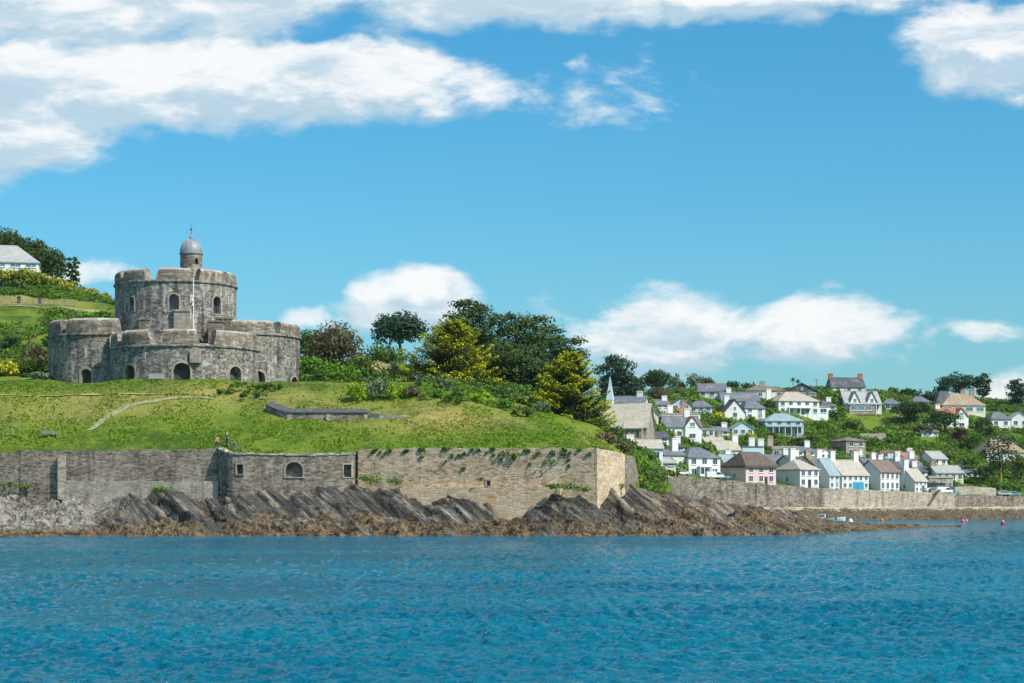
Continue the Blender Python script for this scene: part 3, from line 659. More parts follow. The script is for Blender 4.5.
def foreshore_z(X, Y, t):
    px = 512 + X / Y * F
    yw = lerp_tab(YW, px) + 2.2 * fbm(px / 22.0, px * 0 + 3, seed=8, oct=3); yc = lerp_tab(YC, px)
    top = H + (Y0 - lerp_tab(TOPP, px)) * yc / F
    u = (Y - yw) / (yc - yw)
    base = np.where(u < 1, np.clip(u, -0.5, 1) ** 1 * 0 + np.interp(u, [-0.4, 0, 0.12, 0.5, 0.8, 1.0], [-0.5, 0.0, 0.16, 0.42, 0.8, 1.0]), np.interp(u, [1, 1.5, 2.4, 5, 9], [1, 0.85, 0.3, -0.3, -0.6]))
    z = base * np.maximum(top, 0.25)
    # dipping slabs: ridges run down towards the water and to the right
    env = np.clip(u * 2.2, 0, 1) * np.clip(top / 5.0, 0.1, 1) * np.clip(1.6 - u, 0.1, 1)
    c = X + 0.45 * (Y - 290) + 1.9 * fbm(X / 9, Y / 9, seed=21, oct=3)
    def saw(q, sh=0.22):
        f = q - np.floor(q)
        return np.where(f < sh, f / sh, 1 - (f - sh) / (1 - sh))
    def rnd(q, s): return _hash(np.floor(q), np.zeros_like(q), np.zeros_like(q), s)
    for lam, amp, sd in ((10.5, 1.75, 31), (4.6, 0.95, 32), (1.9, 0.30, 33), (0.8, 0.10, 34)):
        q = c / lam + 0.35 * fbm(X / lam / 2, Y / lam / 3, seed=sd, oct=2)
        z = z + env * amp * (saw(q) - 0.55) * (0.12 + 1.45 * rnd(q, sd) ** 1.5)
    z = z + np.clip(u * 3, 0.15, 1) * np.clip(top / 3, 0.25, 1) * (0.60 * fbm(X / 3.2, Y / 3.2, seed=41, oct=5, gain=0.58))
    # broken ledges
    bl = np.floor(z / 0.55 + 0.6 * vnoise(X / 1.7, Y / 1.7, seed=44)) * 0.55
    z = z * 0.62 + bl * 0.38
    # pale ledge and shingle at the far left
    lf = np.clip((100 - px) / 25, 0, 1)
    beach = np.interp(u, [-0.4, 0, 0.25, 0.55, 0.62, 0.75, 1], [-0.6, 0.0, 0.8, 1.6, 3.2, 4.6, 5.0]) + (0.75 * fbm(X / 2.6, Y / 2.0, seed=61, oct=5, gain=0.6)) * np.clip(u * 2, 0.4, 1) + np.where(u > 0.55, 0.9 * np.floor(2 * fbm(X / 3.5, Y / 3, seed=63, oct=2)) * 0.7, 0)
    z = z * (1 - lf) + beach * lf
    # weedy hem at the water
    hem = np.clip(1 - np.abs(u - 0.10) / 0.22, 0, 1)
    z = z + hem * (0.35 + 0.75 * np.abs(fbm(X / 1.5, Y / 1.5, seed=52, oct=4, gain=0.6))) * np.clip((900 - px) / 120, 0.12, 1) * (1 - 0.55 * lf)
    return z
def rock_mat():
    m, n, b = mat('shore_rock', 0.85, 0.25)
    p = pos(n)
    sep = n.new('ShaderNodeSeparateXYZ'); n.put(sep.inputs[0], p)
    # bedding: coordinate across the dipping slabs
    cc = n.math('ADD', sep.outputs[0], n.math('ADD', n.math('MULTIPLY', sep.outputs[1], 0.12), n.math('MULTIPLY', sep.outputs[2], 1.0)))
    bed = n.noise(n.comb(cc, n.math('MULTIPLY', sep.outputs[1], 0.12), n.math('MULTIPLY', sep.outputs[2], 0.2)), 0.95, 6, 0.62, 0.4)
    big = n.noise(p, 0.16, 5, 0.6); fine = n.noise(p, 2.4, 6, 0.68)
    c = n.mix(n.mapr(bed, 0.36, 0.62), (0.032, 0.029, 0.027), (0.15, 0.137, 0.120))
    c = n.mix(n.math('MULTIPLY', n.mapr(bed, 0.55, 0.68), 0.75), c, (0.42, 0.39, 0.34))
    c = n.mix(n.math('MULTIPLY', n.mapr(big, 0.58, 0.68), 0.4), c, (0.10, 0.15, 0.125))
    c = n.mix(n.math('MULTIPLY', n.mapr(n.math('ADD', n.noise(p, 0.42, 5, 0.62), n.mapr(sep.outputs[0], -30.0, 40.0, -0.05, 0.10)), 0.50, 0.66), 0.7), c, n.mix(n.mapr(n.math('ADD', n.math('MULTIPLY', bed, 0.7), n.math('MULTIPLY', fine, 0.3)), 0.40, 0.60), (0.05, 0.034, 0.022), (0.40, 0.285, 0.17)))
    # brown wrack below the tide mark
    tide = n.mapr(n.math('ADD', sep.outputs[2], n.math('ADD', n.math('MULTIPLY', n.math('SUBTRACT', fine, 0.5), 2.0), n.math('MULTIPLY', n.math('SUBTRACT', big, 0.5), 15.0))), 0.7, 3.0)
    weed = n.mix(n.mapr(n.math('ADD', n.math('MULTIPLY', fine, 0.5), n.math('MULTIPLY', n.noise(p, 0.7, 5, 0.65), 0.5)), 0.42, 0.60), (0.028, 0.020, 0.012), (0.27, 0.19, 0.105))
    c = n.mix(tide, weed, c)
    # shingle and pale slabs on the western corner, tan drier reef on the point
    pale = n.mapr(n.math('ADD', sep.outputs[0], n.math('MULTIPLY', n.math('SUBTRACT', big, 0.5), 14.0)), -57.0, -63.0)
    pale = n.math('MULTIPLY', pale, n.mapr(n.math('ADD', sep.outputs[2], n.math('MULTIPLY', fine, 0.8)), 0.9, 1.7))
    c = n.mix(pale, c, n.mix(n.mapr(n.math('ADD', n.math('MULTIPLY', fine, 0.5), n.math('MULTIPLY', n.noise(p, 0.5, 5, 0.65), 0.5)), 0.40, 0.58), (0.085, 0.075, 0.06), (0.40, 0.365, 0.31)))
    n.put(b.inputs['Base Color'], c)
    bump(n, b, n.math('ADD', n.math('MULTIPLY', bed, 1.3), fine), 1.0, 0.5)
    return m
M['rock'] = rock_mat()
fp = np.arange(-300, 962, 1.25)
fs = fan('foreshore', fp, lambda p: float(lerp_tab(YW, p)) - 8, lambda p: float(lerp_tab(YC, p)) + float(np.interp(p, [600, 640, 700, 950], [3, 14, 60, 20])), 150, 1.0, foreshore_z, [M['rock']], smooth=False)
tag(fs, kind='structure')

# ---- village beach in front of the harbour wall
def beach_mat():
    m, n, b = mat('beach', 0.9, 0.2)
    p = pos(n)
    sep = n.new('ShaderNodeSeparateXYZ'); n.put(sep.inputs[0], p)
    f = n.noise(p, 0.5, 6, 0.65); g = n.noise(p, 2.0, 4, 0.6)
    sand = n.mix(n.mapr(g, 0.35, 0.65), (0.40, 0.33, 0.23), (0.52, 0.45, 0.34))
    reef = n.mix(n.mapr(g, 0.36, 0.66), (0.035, 0.027, 0.018), (0.20, 0.15, 0.09))
    k = n.mapr(n.math('ADD', sep.outputs[2], n.math('MULTIPLY', n.math('SUBTRACT', f, 0.5), 4.5)), 2.4, 2.9)
    n.put(b.inputs['Base Color'], n.mix(k, reef, sand))
    bump(n, b, g, 0.8, 0.4)
    return m
M['beach'] = beach_mat()
def beach_z(X, Y, t):
    tt = np.repeat(t[:, None], X.shape[1], 1)
    z = np.interp(tt, [0, 0.3, 0.55, 0.8, 1], [-0.8, -0.1, 1.2, 2.6, 3.2])
    return z + np.clip(1.1 - tt, 0.1, 1) * 1.15 * fbm(X / 3.0, Y / 5.0, seed=91, oct=5, gain=0.6) * np.clip(tt * 3, 0, 1)
bp = np.arange(640, 1400, 2.5)
tag(fan('beach', bp, lambda p: float(np.interp(p, [640, 700, 760, 850, 1024, 1400], [380, 455, 478, 486, 500, 520])), lambda p: float(Yfront(p)) + 0.5, 60, 1.0, beach_z, [M['beach']], smooth=False), kind='structure')
# seabed under everything so the water never shows a void
mb = MB(); mb.poly([(-3900, -1400, -6), (3900, -1400, -6), (3900, 3900, -6), (-3900, 3900, -6)])
tag(mb.build('seabed', M['beach']), kind='structure')

# ------------------------------------------------------------------ walls with openings along a path
class Path:
    def __init__(s, pts):
        s.p = [Vector((a, b)) for a, b in pts]
        s.s = [0.0]
        for a, b in zip(s.p, s.p[1:]): s.s.append(s.s[-1] + (b - a).length)
        s.L = s.s[-1]
    def at(s, d, off=0.0):
        k = 0
        while k < len(s.p) - 2 and d > s.s[k + 1]: k += 1
        a, b = s.p[k], s.p[k + 1]
        t = (d - s.s[k]) / max(1e-6, s.s[k + 1] - s.s[k])
        q = a.lerp(b, t); dr = (b - a).normalized()
        nrm = Vector((dr.y, -dr.x))                   # to the right of travel = outwards
        return q + nrm * off
    def s_at_px(s, px):
        best = min((abs(512 + s.at(d).x / s.at(d).y * F - px), d) for d in np.linspace(0, s.L, 800))
        return best[1]
class Ring:
    def __init__(s, cx, cy, r): s.c = Vector((cx, cy)); s.r = r; s.L = 2 * math.pi * r
    def at(s, d, off=0.0):
        a = d / s.r
        return s.c + Vector((math.sin(a), -math.cos(a))) * (s.r + off)

def wall_face(mb, path, s0, s1, z0, ztop, ops=(), step=1.0, depth=0.7, thick=None, m=0, m_rev=0):
    """outer face with recessed openings (s, half width, sill, head, arched); ztop may be a function of s"""
    zt = ztop if callable(ztop) else (lambda q: ztop)
    zb = z0 if callable(z0) else (lambda q: z0)
    cuts = list(np.linspace(s0, s1, max(2, int((s1 - s0) / step) + 1)))
    for (sc, hw, zs, zh, ar) in ops:
        cuts = [c for c in cuts if not (sc - hw - 0.05 < c < sc + hw + 0.05)] + list(np.linspace(sc - hw, sc + hw, 9))
    cuts = sorted(cuts)
    def P(q, z, off=0.0): v = path.at(q, off); return (v.x, v.y, z)
    for a, b in zip(cuts, cuts[1:]):
        mid = (a + b) / 2; op = None
        for o in ops:
            if abs(mid - o[0]) < o[1]: op = o
        if op is None:
            mb.poly([P(a, zb(a)), P(b, zb(b)), P(b, zt(b)), P(a, zt(a))], m)
        else:
            sc, hw, zs, zh, ar = op
            def arch(q):
                if not ar: return zh
                k = min(1.0, abs(q - sc) / hw)
                return zh - hw * 0.9 + hw * 0.9 * math.sqrt(max(0, 1 - k * k))
            mb.poly([P(a, zb(a)), P(b, zb(b)), P(b, zs), P(a, zs)], m)
            mb.poly([P(a, arch(a)), P(b, arch(b)), P(b, zt(b)), P(a, zt(a))], m)
            mb.poly([P(a, zs), P(b, zs), P(b, zs, -depth), P(a, zs, -depth)], m_rev)
            mb.poly([P(a, arch(a)), P(a, arch(a), -depth), P(b, arch(b), -depth), P(b, arch(b))], m_rev)
            if abs(a - (sc - hw)) < 1e-4: mb.poly([P(a, zs), P(a, zs, -depth), P(a, arch(a), -depth), P(a, arch(a))], m_rev)
            if abs(b - (sc + hw)) < 1e-4: mb.poly([P(b, zs), P(b, arch(b)), P(b, arch(b), -depth), P(b, zs, -depth)], m_rev)
    if thick:
        for a, b in zip(cuts, cuts[1:]):
            mb.poly([P(a, zt(a)), P(b, zt(b)), P(b, zt(b), -thick), P(a, zt(a), -thick)], m)
            mb.poly([P(a, zb(a), -thick), P(a, zt(a), -thick), P(b, zt(b), -thick), P(b, zb(b), -thick)], m)
        for q in (s0, s1):
            mb.poly([P(q, zb(q)), P(q, zt(q)), P(q, zt(q), -thick), P(q, zb(q), -thick)], m)
def opening_parts(parent, path, op, depth, name, frame_m, pane_m, fw=0.22):
    """stone surround (part) and the dark pane or void deep in it (sub-part)"""
    sc, hw, zs, zh, ar = op
    def P(q, z, off): v = path.at(q, off); return (v.x, v.y, z)
    N = 10
    def outline(e):
        pts = [(sc - hw - e, zs)]
        if ar:
            zc = zh - hw * 0.9
            for k in range(N + 1):
                an = math.pi * (1 - k / N)
                pts.append((sc + math.cos(an) * (hw + e), zc + math.sin(an) * (hw * 0.9 + e)))
        else:
            pts += [(sc - hw - e, zh + e), (sc + hw + e, zh + e)]
        pts.append((sc + hw + e, zs))
        return pts
    mb = MB(); a = outline(0.0); b = outline(fw)
    for k in range(len(a) - 1):
        mb.poly([P(*a[k], 0.09), P(*a[k + 1], 0.09), P(*b[k + 1], 0.09), P(*b[k], 0.09)])
        mb.poly([P(*b[k], 0.09), P(*b[k + 1], 0.09), P(*b[k + 1], -0.05), P(*b[k], -0.05)])
        mb.poly([P(*a[k], 0.09), P(*a[k], -0.05), P(*a[k + 1], -0.05), P(*a[k + 1], 0.09)])
    mb.prism([P(sc - hw - fw, zs - 0.16, 0.14), P(sc + hw + fw, zs - 0.16, 0.14), P(sc + hw + fw, zs - 0.005, 0.14), P(sc - hw - fw, zs - 0.005, 0.14)],
             tuple(np.subtract(P(sc, zs, -0.1), P(sc, zs, 0.14))))
    o = mb.build(name, frame_m, parent)
    mb = MB(); mb.poly([P(q, z, -depth + 0.03) for q, z in outline(0.04)])
    mb.build('pane', pane_m, o)
    return o

# ------------------------------------------------------------------ the castle
ZC = 24.0
castle = empty('castle', (-58.0, 345.0, ZC), 0, 'grey stone clover shaped castle with round bastions and a domed turret on the green headland', 'castle')
CI = Matrix.Translation((-58.0, 345.0, ZC)).inverted()
def cpart(o):
    o.matrix_parent_inverse = CI
    return o
class CMB(MB):
    def build(s, name, mats, parent=None, **kw):
        o = MB.build(s, name, mats, parent, **kw)
        return cpart(o) if parent is castle else o
def mk_open(path, op, depth, name, fm, pm, fw=0.22):
    o = opening_parts(castle, path, op, depth, name, fm, pm, fw)
    cpart(o); return o
LOBES = {  # centre px, depth, radius m, string z, top z
    'keep': (176, 350, 10.5, 42.0, 44.5), 'front': (185, 343, 12.65, 30.3, 33.3), 'left': (112, 352, 10.95, 33.1, 36.1), 'right': (238, 352, 10.85, 33.2, 35.8)}
def ring_sector(mb, c, prof, a0, a1, splay=0.0, zb=0.0, step=R(4), m=0):
    """closed profile (r, z) swept from bearing a0 to a1; ends lean inwards with height by splay"""
    n = max(2, int((a1 - a0) / step) + 1); full = a1 - a0 > 2 * math.pi - 1e-3
    base = len(mb.v); k = len(prof)
    for j in range(n + 1):
        t = j / n
        for r, z in prof:
            ins = splay * (z - zb) / r
            a = (a0 + ins) + (a1 - a0 - 2 * ins) * t
            mb.v.append((c.x + r * math.sin(a), c.y - r * math.cos(a), z))
    for j in range(n):
        for q in range(k):
            mb.f.append((base + j * k + q, base + (j + 1) * k + q, base + (j + 1) * k + (q + 1) % k, base + j * k + (q + 1) % k)); mb.m.append(m)
    if not full:
        mb.f.append(tuple(base + q for q in range(k))); mb.m.append(m)
        mb.f.append(tuple(base + n * k + q for q in range(k - 1, -1, -1))); mb.m.append(m)
def ang(lobe, px):
    c, Y, r, _, _ = LOBES[lobe]
    return math.asin(max(-0.999, min(0.999, (px - c) / (r * F / Y))))
OPEN = {
    'keep': [(141, 37.2, 39.6, 0.55, True, 'window'), (184, 37.0, 39.9, 0.85, True, 'window'), (222.5, 36.9, 39.9, 0.85, True, 'window')],
    'front': [(141, 24.6, 27.4, 1.15, True, 'gun_port'), (193.8, 24.5, 27.6, 1.4, True, 'gun_port'), (242, 24.3, 27.3, 1.3, True, 'gun_port')],
    'left': [(56.5, 24.6, 26.6, 0.8, True, 'gun_port'), (99, 24.8, 27.3, 0.95, True, 'gun_port')],
    'right': [(265.5, 24.3, 27.0, 1.2, True, 'gun_port'), (296.6, 24.4, 26.4, 1.3, True, 'gun_port')]}
MERL = {   # merlons as pixel spans on the near side; the far side repeats evenly
    'keep': [(117, 129), (130.5, 156.5), (166, 202.5), (206.5, 229.5), (231, 235.5)],
    'front': [(116, 128), (130.5, 163), (174, 211), (223, 256)],
    'left': [(52, 73), (76.5, 134)],
    'right': [(233, 281), (284, 299)]}
DEPTH = 1.1
for nm in ('left', 'right', 'front', 'keep'):
    cpx, Y, r, zs, zt = LOBES[nm]
    X = (cpx - 512) * Y / F
    ring = Ring(X, Y, r)
    ops = []
    for (px, z0, z1, hw, ar, kind) in OPEN[nm]:
        a = ang(nm, px); ops.append((a * r, hw, z0, z1, ar, kind))
    mb = CMB()
    wall_face(mb, ring, -math.pi * r, math.pi * r, ZC - 3, zs, [o[:5] for o in ops], 0.9, DEPTH)
    # projecting plinth
    ring_sector(mb, ring.c, [(r - 0.3, ZC - 3), (r + 0.22, ZC - 3), (r + 0.22, ZC + 0.35), (r - 0.3, ZC + 0.7)], -math.pi, math.pi)
    mb.build('keep_wall' if nm == 'keep' else 'bastion_wall', [M['castle']], castle)
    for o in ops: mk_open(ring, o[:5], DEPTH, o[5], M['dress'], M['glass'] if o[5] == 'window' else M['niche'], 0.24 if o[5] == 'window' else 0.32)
    mb = CMB()
    ring_sector(mb, ring.c, [(r - 0.1, zs - 0.1), (r + 0.26, zs + 0.05), (r + 0.26, zs + 0.28), (r - 0.1, zs + 0.42)], -math.pi, math.pi)
    mb.build('string_course', [M['castle']], castle)
    if nm in ('keep', 'right', 'front'):
        mb = CMB()
        zq = ZC + (9.5 if nm == 'keep' else 2.6)
        ring_sector(mb, ring.c, [(r - 0.1, zq), (r + 0.12, zq + 0.05), (r + 0.12, zq + 0.2), (r - 0.1, zq + 0.28)], -math.pi, math.pi)
        if nm == 'keep': mb.build('string_course', [M['castle']], castle)
    # parapet: sill ring, then merlons with sloping heads and cheeks
    mb = CMB(); sill = zs + 0.30
    ring_sector(mb, ring.c, [(r - 2.3, zs - 0.6), (r + 0.08, zs + 0.2), (r + 0.08, sill), (r - 2.3, sill + 0.45)], -math.pi, math.pi, m=0)
    mb.build('parapet_sill', [M['coping']], castle)
    spans = [(ang(nm, a), ang(nm, b)) for a, b in MERL[nm]]
    first, last = spans[0][0], spans[-1][1]
    gap = 2 * math.pi - (last - first); k = max(3, int(gap * r / 7.5)); w = gap / k
    spans += [(last + w * (j + 0.15), last + w * (j + 0.85)) for j in range(k)]
    for a0, a1 in spans:
        mb = CMB(); n0 = len(mb.f)
        ring_sector(mb, ring.c, [(r - 2.15, sill - 0.2), (r + 0.05, sill - 0.2), (r + 0.05, zt - 0.75), (r - 0.1, zt - 0.38), (r - 0.55, zt - 0.05), (r - 1.1, zt), (r - 1.7, zt - 0.1), (r - 2.15, zt - 0.4)], a0, a1, 0.22, sill - 0.2)
        kk = 8
        for fi in range(len(mb.f)):
            if fi % kk in (3, 4, 5) and fi < len(mb.f) - 2: mb.m[fi] = 1
        mb.build('merlon', [M['parapet'], M['coping']], castle)
    mb = CMB(); mb.lathe([(r - 0.4, zs + 0.1), (0.01, zs + 0.25)], (X, Y, 0), 48)
    mb.build('roof_deck', [M['deck']], castle)
# arms panel and carved slab on the keep and front bastion
fX, fY, fr = (185 - 512) * 343 / F, 343, 12.65
mb = CMB(); q = W(183, 320, 339.2)
mb.box(q[0] - 1.55, q[0] + 1.55, 338.95, 341.0, 31.0, 36.9); mb.box(q[0] - 1.75, q[0] + 1.75, 338.8, 341.0, 36.9, 37.25)
mb.build('carved_panel', [M['dress']], castle)
mb = CMB(); q = W(195, 354, 330.2)
mb.box(q[0] - 0.85, q[0] + 0.85, 330.18, 332, 27.6, 29.7); mb.prism([(q[0] - 0.85, 330.18, 29.7), (q[0] + 0.85, 330.18, 29.7), (q[0] + 0.35, 330.18, 30.15), (q[0] - 0.35, 330.18, 30.15)], (0, 1.5, 0))
mb.build('coat_of_arms', [M['dress']], castle)
# stair heads on the bastion roofs
for px, py0, py1, Yb, w, d in ((216.5, 321, 338, 338, 1.15, 1.5), (146, 319, 333, 341, 1.0, 1.2), (224, 318, 332, 341, 1.3, 1.3)):
    q0 = W(px, py1, Yb); q1 = W(px, py0, Yb)
    mb = CMB(); mb.box(q0[0] - w, q0[0] + w, Yb - d, Yb + d, q0[2] - 1, q1[2] - 0.3); mb.box(q0[0] - w - 0.12, q0[0] + w + 0.12, Yb - d - 0.12, Yb + d + 0.12, q1[2] - 0.3, q1[2])
    mb.build('stair_head', [M['parapet']], castle)
# watch turret with leaded dome
tX, tY, tr = (191.2 - 512) * 350 / F, 350, 1.92
mb = CMB(); tring = Ring(tX, tY, tr)
tops = [(R(38) * tr, 0.32, 46.0, 47.1, True), (R(-62) * tr, 0.3, 46.0, 47.0, True)]
wall_face(mb, tring, -math.pi * tr, math.pi * tr, 41.5, 48.0, tops, 0.35, 0.4)
turret = mb.build('turret', [M['parapet']], castle)
for o in tops:
    mbp = MB(); p0 = tring.at(o[0] - o[1], -0.37); p1 = tring.at(o[0] + o[1], -0.37)
    mbp.poly([(p0.x, p0.y, o[2]), (p1.x, p1.y, o[2]), (p1.x, p1.y, o[3]), (p0.x, p0.y, o[3])]); mbp.build('pane', M['dark'], turret)
mb = MB(); prof = [(tr, 47.85), (tr + 0.2, 47.9), (tr + 0.2, 48.12), (tr + 0.05, 48.15)] + [((tr + 0.05) * math.cos(t), 48.15 + 2.45 * math.sin(t)) for t in np.linspace(0.12, 1.42, 10)] + [(0.28, 50.7), (0.34, 50.95), (0.16, 51.15), (0.1, 51.5)]
mb.lathe(prof, (tX, tY, 0), 28)
for j in range(14):
    an = 2 * math.pi * j / 14; last = None
    for t in np.linspace(0.12, 1.4, 7):
        p = (tX + math.cos(an) * (tr + 0.06) * math.cos(t), tY + math.sin(an) * (tr + 0.06) * math.cos(t), 48.16 + 2.46 * math.sin(t))
        if last: mb.tube(last, p, 0.05, n=5)
        last = p
mb.build('dome', M['lead'], turret, smooth=False)
mb = MB(); mb.tube((tX, tY, 51.4), (tX, tY, 53.3), 0.06, 0.025, 6); mb.tube((tX - 0.35, tY, 52.3), (tX + 0.35, tY, 52.3), 0.03, n=5); mb.tube((tX, tY, 52.15), (tX, tY, 52.45), 0.12, 0.12, 8)
mb.build('finial', M['iron'], turret)

# flagpole on the front bastion roof, flag hanging limp
q = W(193.4, 329, 336.0)
fl = empty('flagpole', (q[0], 336.0, 30.4), 0, 'white flagpole with a limp flag standing on the front bastion roof', 'flagpole')
mb = MB(); mb.tube((0, 0, 0), (0, 0, 11.6), 0.11, 0.07, 10); mb.build('pole', M['trim'], fl)
mb = MB(); mb.lathe([(0.02, 11.55), (0.13, 11.65), (0.13, 11.75), (0.02, 11.85)], n=10); mb.build('truck', M['trim'], fl)
mb = MB()
for a in range(10):
    for z in range(8):
        def fp_(i, k): return (-0.1 - 0.055 * i * (1 - 0.05 * k), -0.18 + 0.14 * math.sin(i * 1.5 + k * 0.3), 9.0 - 0.34 * k - 0.045 * i * k * 0.4)
        mb.poly([fp_(a, z), fp_(a + 1, z), fp_(a + 1, z + 1), fp_(a, z + 1)], 1 if (a in (3, 4) or z in (3,)) else (2 if (a < 3 and z > 4) else 0))
mb.build('flag', [M['trim'], M['red_paint'], M['navy']], fl)
# notice boards / benches at the foot of the castle
def bench(px, py, Y, yaw, label, w=1.8, m='wood'):
    X = (px - 512) * Y / F; e = empty('bench', (X, Y, hz1(X, Y)), R(yaw), label, 'bench')
    mb = MB()
    for k in range(3): mb.box(-w / 2, w / 2, -0.25 + k * 0.17, -0.11 + k * 0.17, 0.42, 0.46)
    mb.build('seat', M[m], e)
    mb = MB()
    for k in range(3): mb.box(-w / 2, w / 2, 0.28, 0.32, 0.56 + k * 0.16, 0.68 + k * 0.16)
    mb.build('backrest', M[m], e)
    for sx in (-1, 1):
        mb = MB(); mb.box(sx * (w / 2 - 0.15) - 0.04, sx * (w / 2 - 0.15) + 0.04, -0.24, -0.16, 0, 0.42)
        mb.box(sx * (w / 2 - 0.15) - 0.04, sx * (w / 2 - 0.15) + 0.04, 0.24, 0.32, 0, 1.02); mb.build('leg', M[m], e)
    return e
def board(px, Y, w, h, z, label, m='trim'):
    X = (px - 512) * Y / F; g = hz1(X, Y); e = empty('notice_board', (X, Y, g), 0, label, 'notice board')
    mb = MB(); mb.box(-w / 2, w / 2, -0.04, 0.04, z, z + h); mb.build('panel', M[m], e)
    mb = MB(); mb.box(-w / 2 - 0.06, w / 2 + 0.06, -0.06, 0.06, z + h, z + h + 0.07); mb.box(-w / 2 - 0.06, w / 2 + 0.06, -0.06, 0.06, z - 0.07, z); mb.build('frame', M['wood'], e)
    for s in (-1, 1):
        mb = MB(); mb.box(s * (w / 2 + 0.12) - 0.05, s * (w / 2 + 0.12) + 0.05, -0.05, 0.05, -0.2, z + h + 0.1); mb.build('post', M['wood'], e)
board(156.5, 329.2, 2.5, 0.85, 0.35, 'long low grey notice board at the foot of the castle front', 'slate_pale')
bench(281, 382, 335.5, 0, 'pale bench against the right bastion of the castle', 1.9, 'slate_pale')

# ------------------------------------------------------------------ shore walls below the castle
def wpath(pxs, off=0.0):
    return Path([((p - 512) * (float(Yfront(p)) + off) / F, float(Yfront(p)) + off) for p in pxs])
def wall_thing(name, label, path, z0, ztop, ops, material, thick=1.6, depth=0.9, cope=None, rev=None):
    zflat = ztop if callable(ztop) else (lambda q, k=ztop: k)
    ztop = lambda q: zflat(q) + 0.13 * float(vnoise(np.array([q * 0.55]), np.array([7.0]))[0]) + 0.06 * float(vnoise(np.array([q * 1.7]), np.array([2.0]))[0])   # worn, uneven top course
    mb = MB(); wall_face(mb, path, 0, path.L, z0, ztop, ops, 1.0, depth, thick)
    o = empty(name, (path.at(path.L / 2).x, path.at(path.L / 2).y, 3.0), 0, label, 'wall')
    inv = Matrix.Translation(-Vector(o.location))
    b = mb.build('masonry', M[material], o); b.matrix_parent_inverse = inv
    zt = ztop if callable(ztop) else (lambda s: ztop)
    if cope:
        mb = MB(); n = int(path.L / 0.9)
        for k in range(n):
            a, c = path.L * k / n, path.L * (k + 1) / n - 0.03
            h = 0.22 + 0.16 * random.random()
            P = [path.at(a, 0.12), path.at(c, 0.12), path.at(c, -0.7), path.at(a, -0.7)]
            zz = zt((a + c) / 2) + 0.003
            mb.prism([(p.x, p.y, zz) for p in P], (0, 0, h))
        b = mb.build('coping', M[cope], o); b.matrix_parent_inverse = inv
    for op in ops:
        w = opening_parts(o, path, op, depth, 'opening', M['dress'], M['wall_grey'], 0.2); w.matrix_parent_inverse = inv
    return o, inv
def zpx(path, tab):
    def f(s):
        p = path.at(s); px = 512 + p.x / p.y * F
        return H + (Y0 - float(lerp_tab(tab, px))) * p.y / F
    return f
pth = wpath([-500, -200, 0, 20], -0.7)
wall_thing('retaining_wall', 'low grey stone retaining wall at the far left of the headland', pth, 2.5, zpx(pth, [(-500, 453), (0, 454), (12, 453.5), (20, 450.5)]), [], 'wall_grey')
pth = wpath([20.2, 62, 100, 160, 217.6], -0.8)
o, inv = wall_thing('retaining_wall', 'long dark grey stone retaining wall under the lawn, with a vertical rib', pth, 2.5, zpx(pth, [(20, 450.5), (218, 449)]), [], 'wall_grey')
# stepped concrete footing and rib
mb = MB(); fp2 = wpath([62, 100, 160, 218], -1.5)
wall_face(mb, fp2, 0, fp2.L, 2.0, 7.7, [], 2.0, 0.5, 0.9)
b = mb.build('footing', M['wall_pale'], o); b.matrix_parent_inverse = inv
mb = MB(); q = W(62, 470, 297.3); mb.box(q[0] - 0.55, q[0] + 0.55, 296.9, 298.6, 5.0, H + (Y0 - 455) * 297 / F); b = mb.build('rib', M['wall_pale'], o); b.matrix_parent_inverse = inv
# curved gun platform wall
pth = Path([tuple(W(a, 0, b)[:2]) for a, b in ((217.7, 294.3), (219.5, 293.4), (224, 292.2), (232, 291.3), (245, 290.8), (290, 290.6), (330, 290.7), (352, 291.2), (358, 292.5), (360, 294.0))])
GT = [(216, 448), (219, 449.5), (224, 452), (232, 454), (260, 455), (300, 455.5), (345, 455), (352, 454), (360, 454)]
ops = [(pth.s_at_px(240), 0.5, H + (Y0 - 474) * 291 / F, H + (Y0 - 464.5) * 291 / F, False), (pth.s_at_px(294), 1.25, H + (Y0 - 477) * 291 / F, H + (Y0 - 462) * 291 / F, True), (pth.s_at_px(347.5), 0.55, H + (Y0 - 477) * 291 / F, H + (Y0 - 464.5) * 291 / F, False)]
wall_thing('gun_platform', 'curved stone gun platform with an arched opening and two small windows above the rocks', pth, 2.5, zpx(pth, GT), ops, 'wall_grey', 1.4, 0.9, 'coping')
# right hand bastion: long buff wall, ashlar return, short grey end
pth = Path([tuple(W(a, 0, b)[:2]) for a, b in ((358, 291.6), (450, 288.6), (597, 284))])
bt, inv = wall_thing('bastion_wall', 'long buff stone bastion wall with a bright ashlar corner at the tip of the headland', pth, 2.0, zpx(pth, [(358, 449), (450, 447.6), (597, 448.2)]), [(pth.s_at_px(488.5), 0.28, 6.95, 7.7, False)], 'wall_buff', 1.5, 0.8)
mb = MB(); lo = Path([tuple(W(a, 0, b)[:2]) for a, b in ((400, 289.3), (450, 287.7), (560, 284.2))]); wall_face(mb, lo, 0, lo.L, 1.0, 6.7, [], 2.0, 0.5, 0.95)
b = mb.build('footing', M['wall_ashlar'], bt); b.matrix_parent_inverse = inv
pr = Path([tuple(W(a, 0, b)[:2]) for a, b in ((597.05, 283.95), (625, 293.5))]); mb = MB()
wall_face(mb, pr, 0, pr.L, lambda s: 3.0, zpx(pr, [(597, 448.8), (610, 450.5), (625, 454)]), [], 1.0, 0.5, 1.4)
b = mb.build('ashlar_return', M['wall_ashlar'], bt); b.matrix_parent_inverse = inv
pe = Path([tuple(W(a, 0, b)[:2]) for a, b in ((625.2, 293.8), (632, 299), (638.5, 310))])
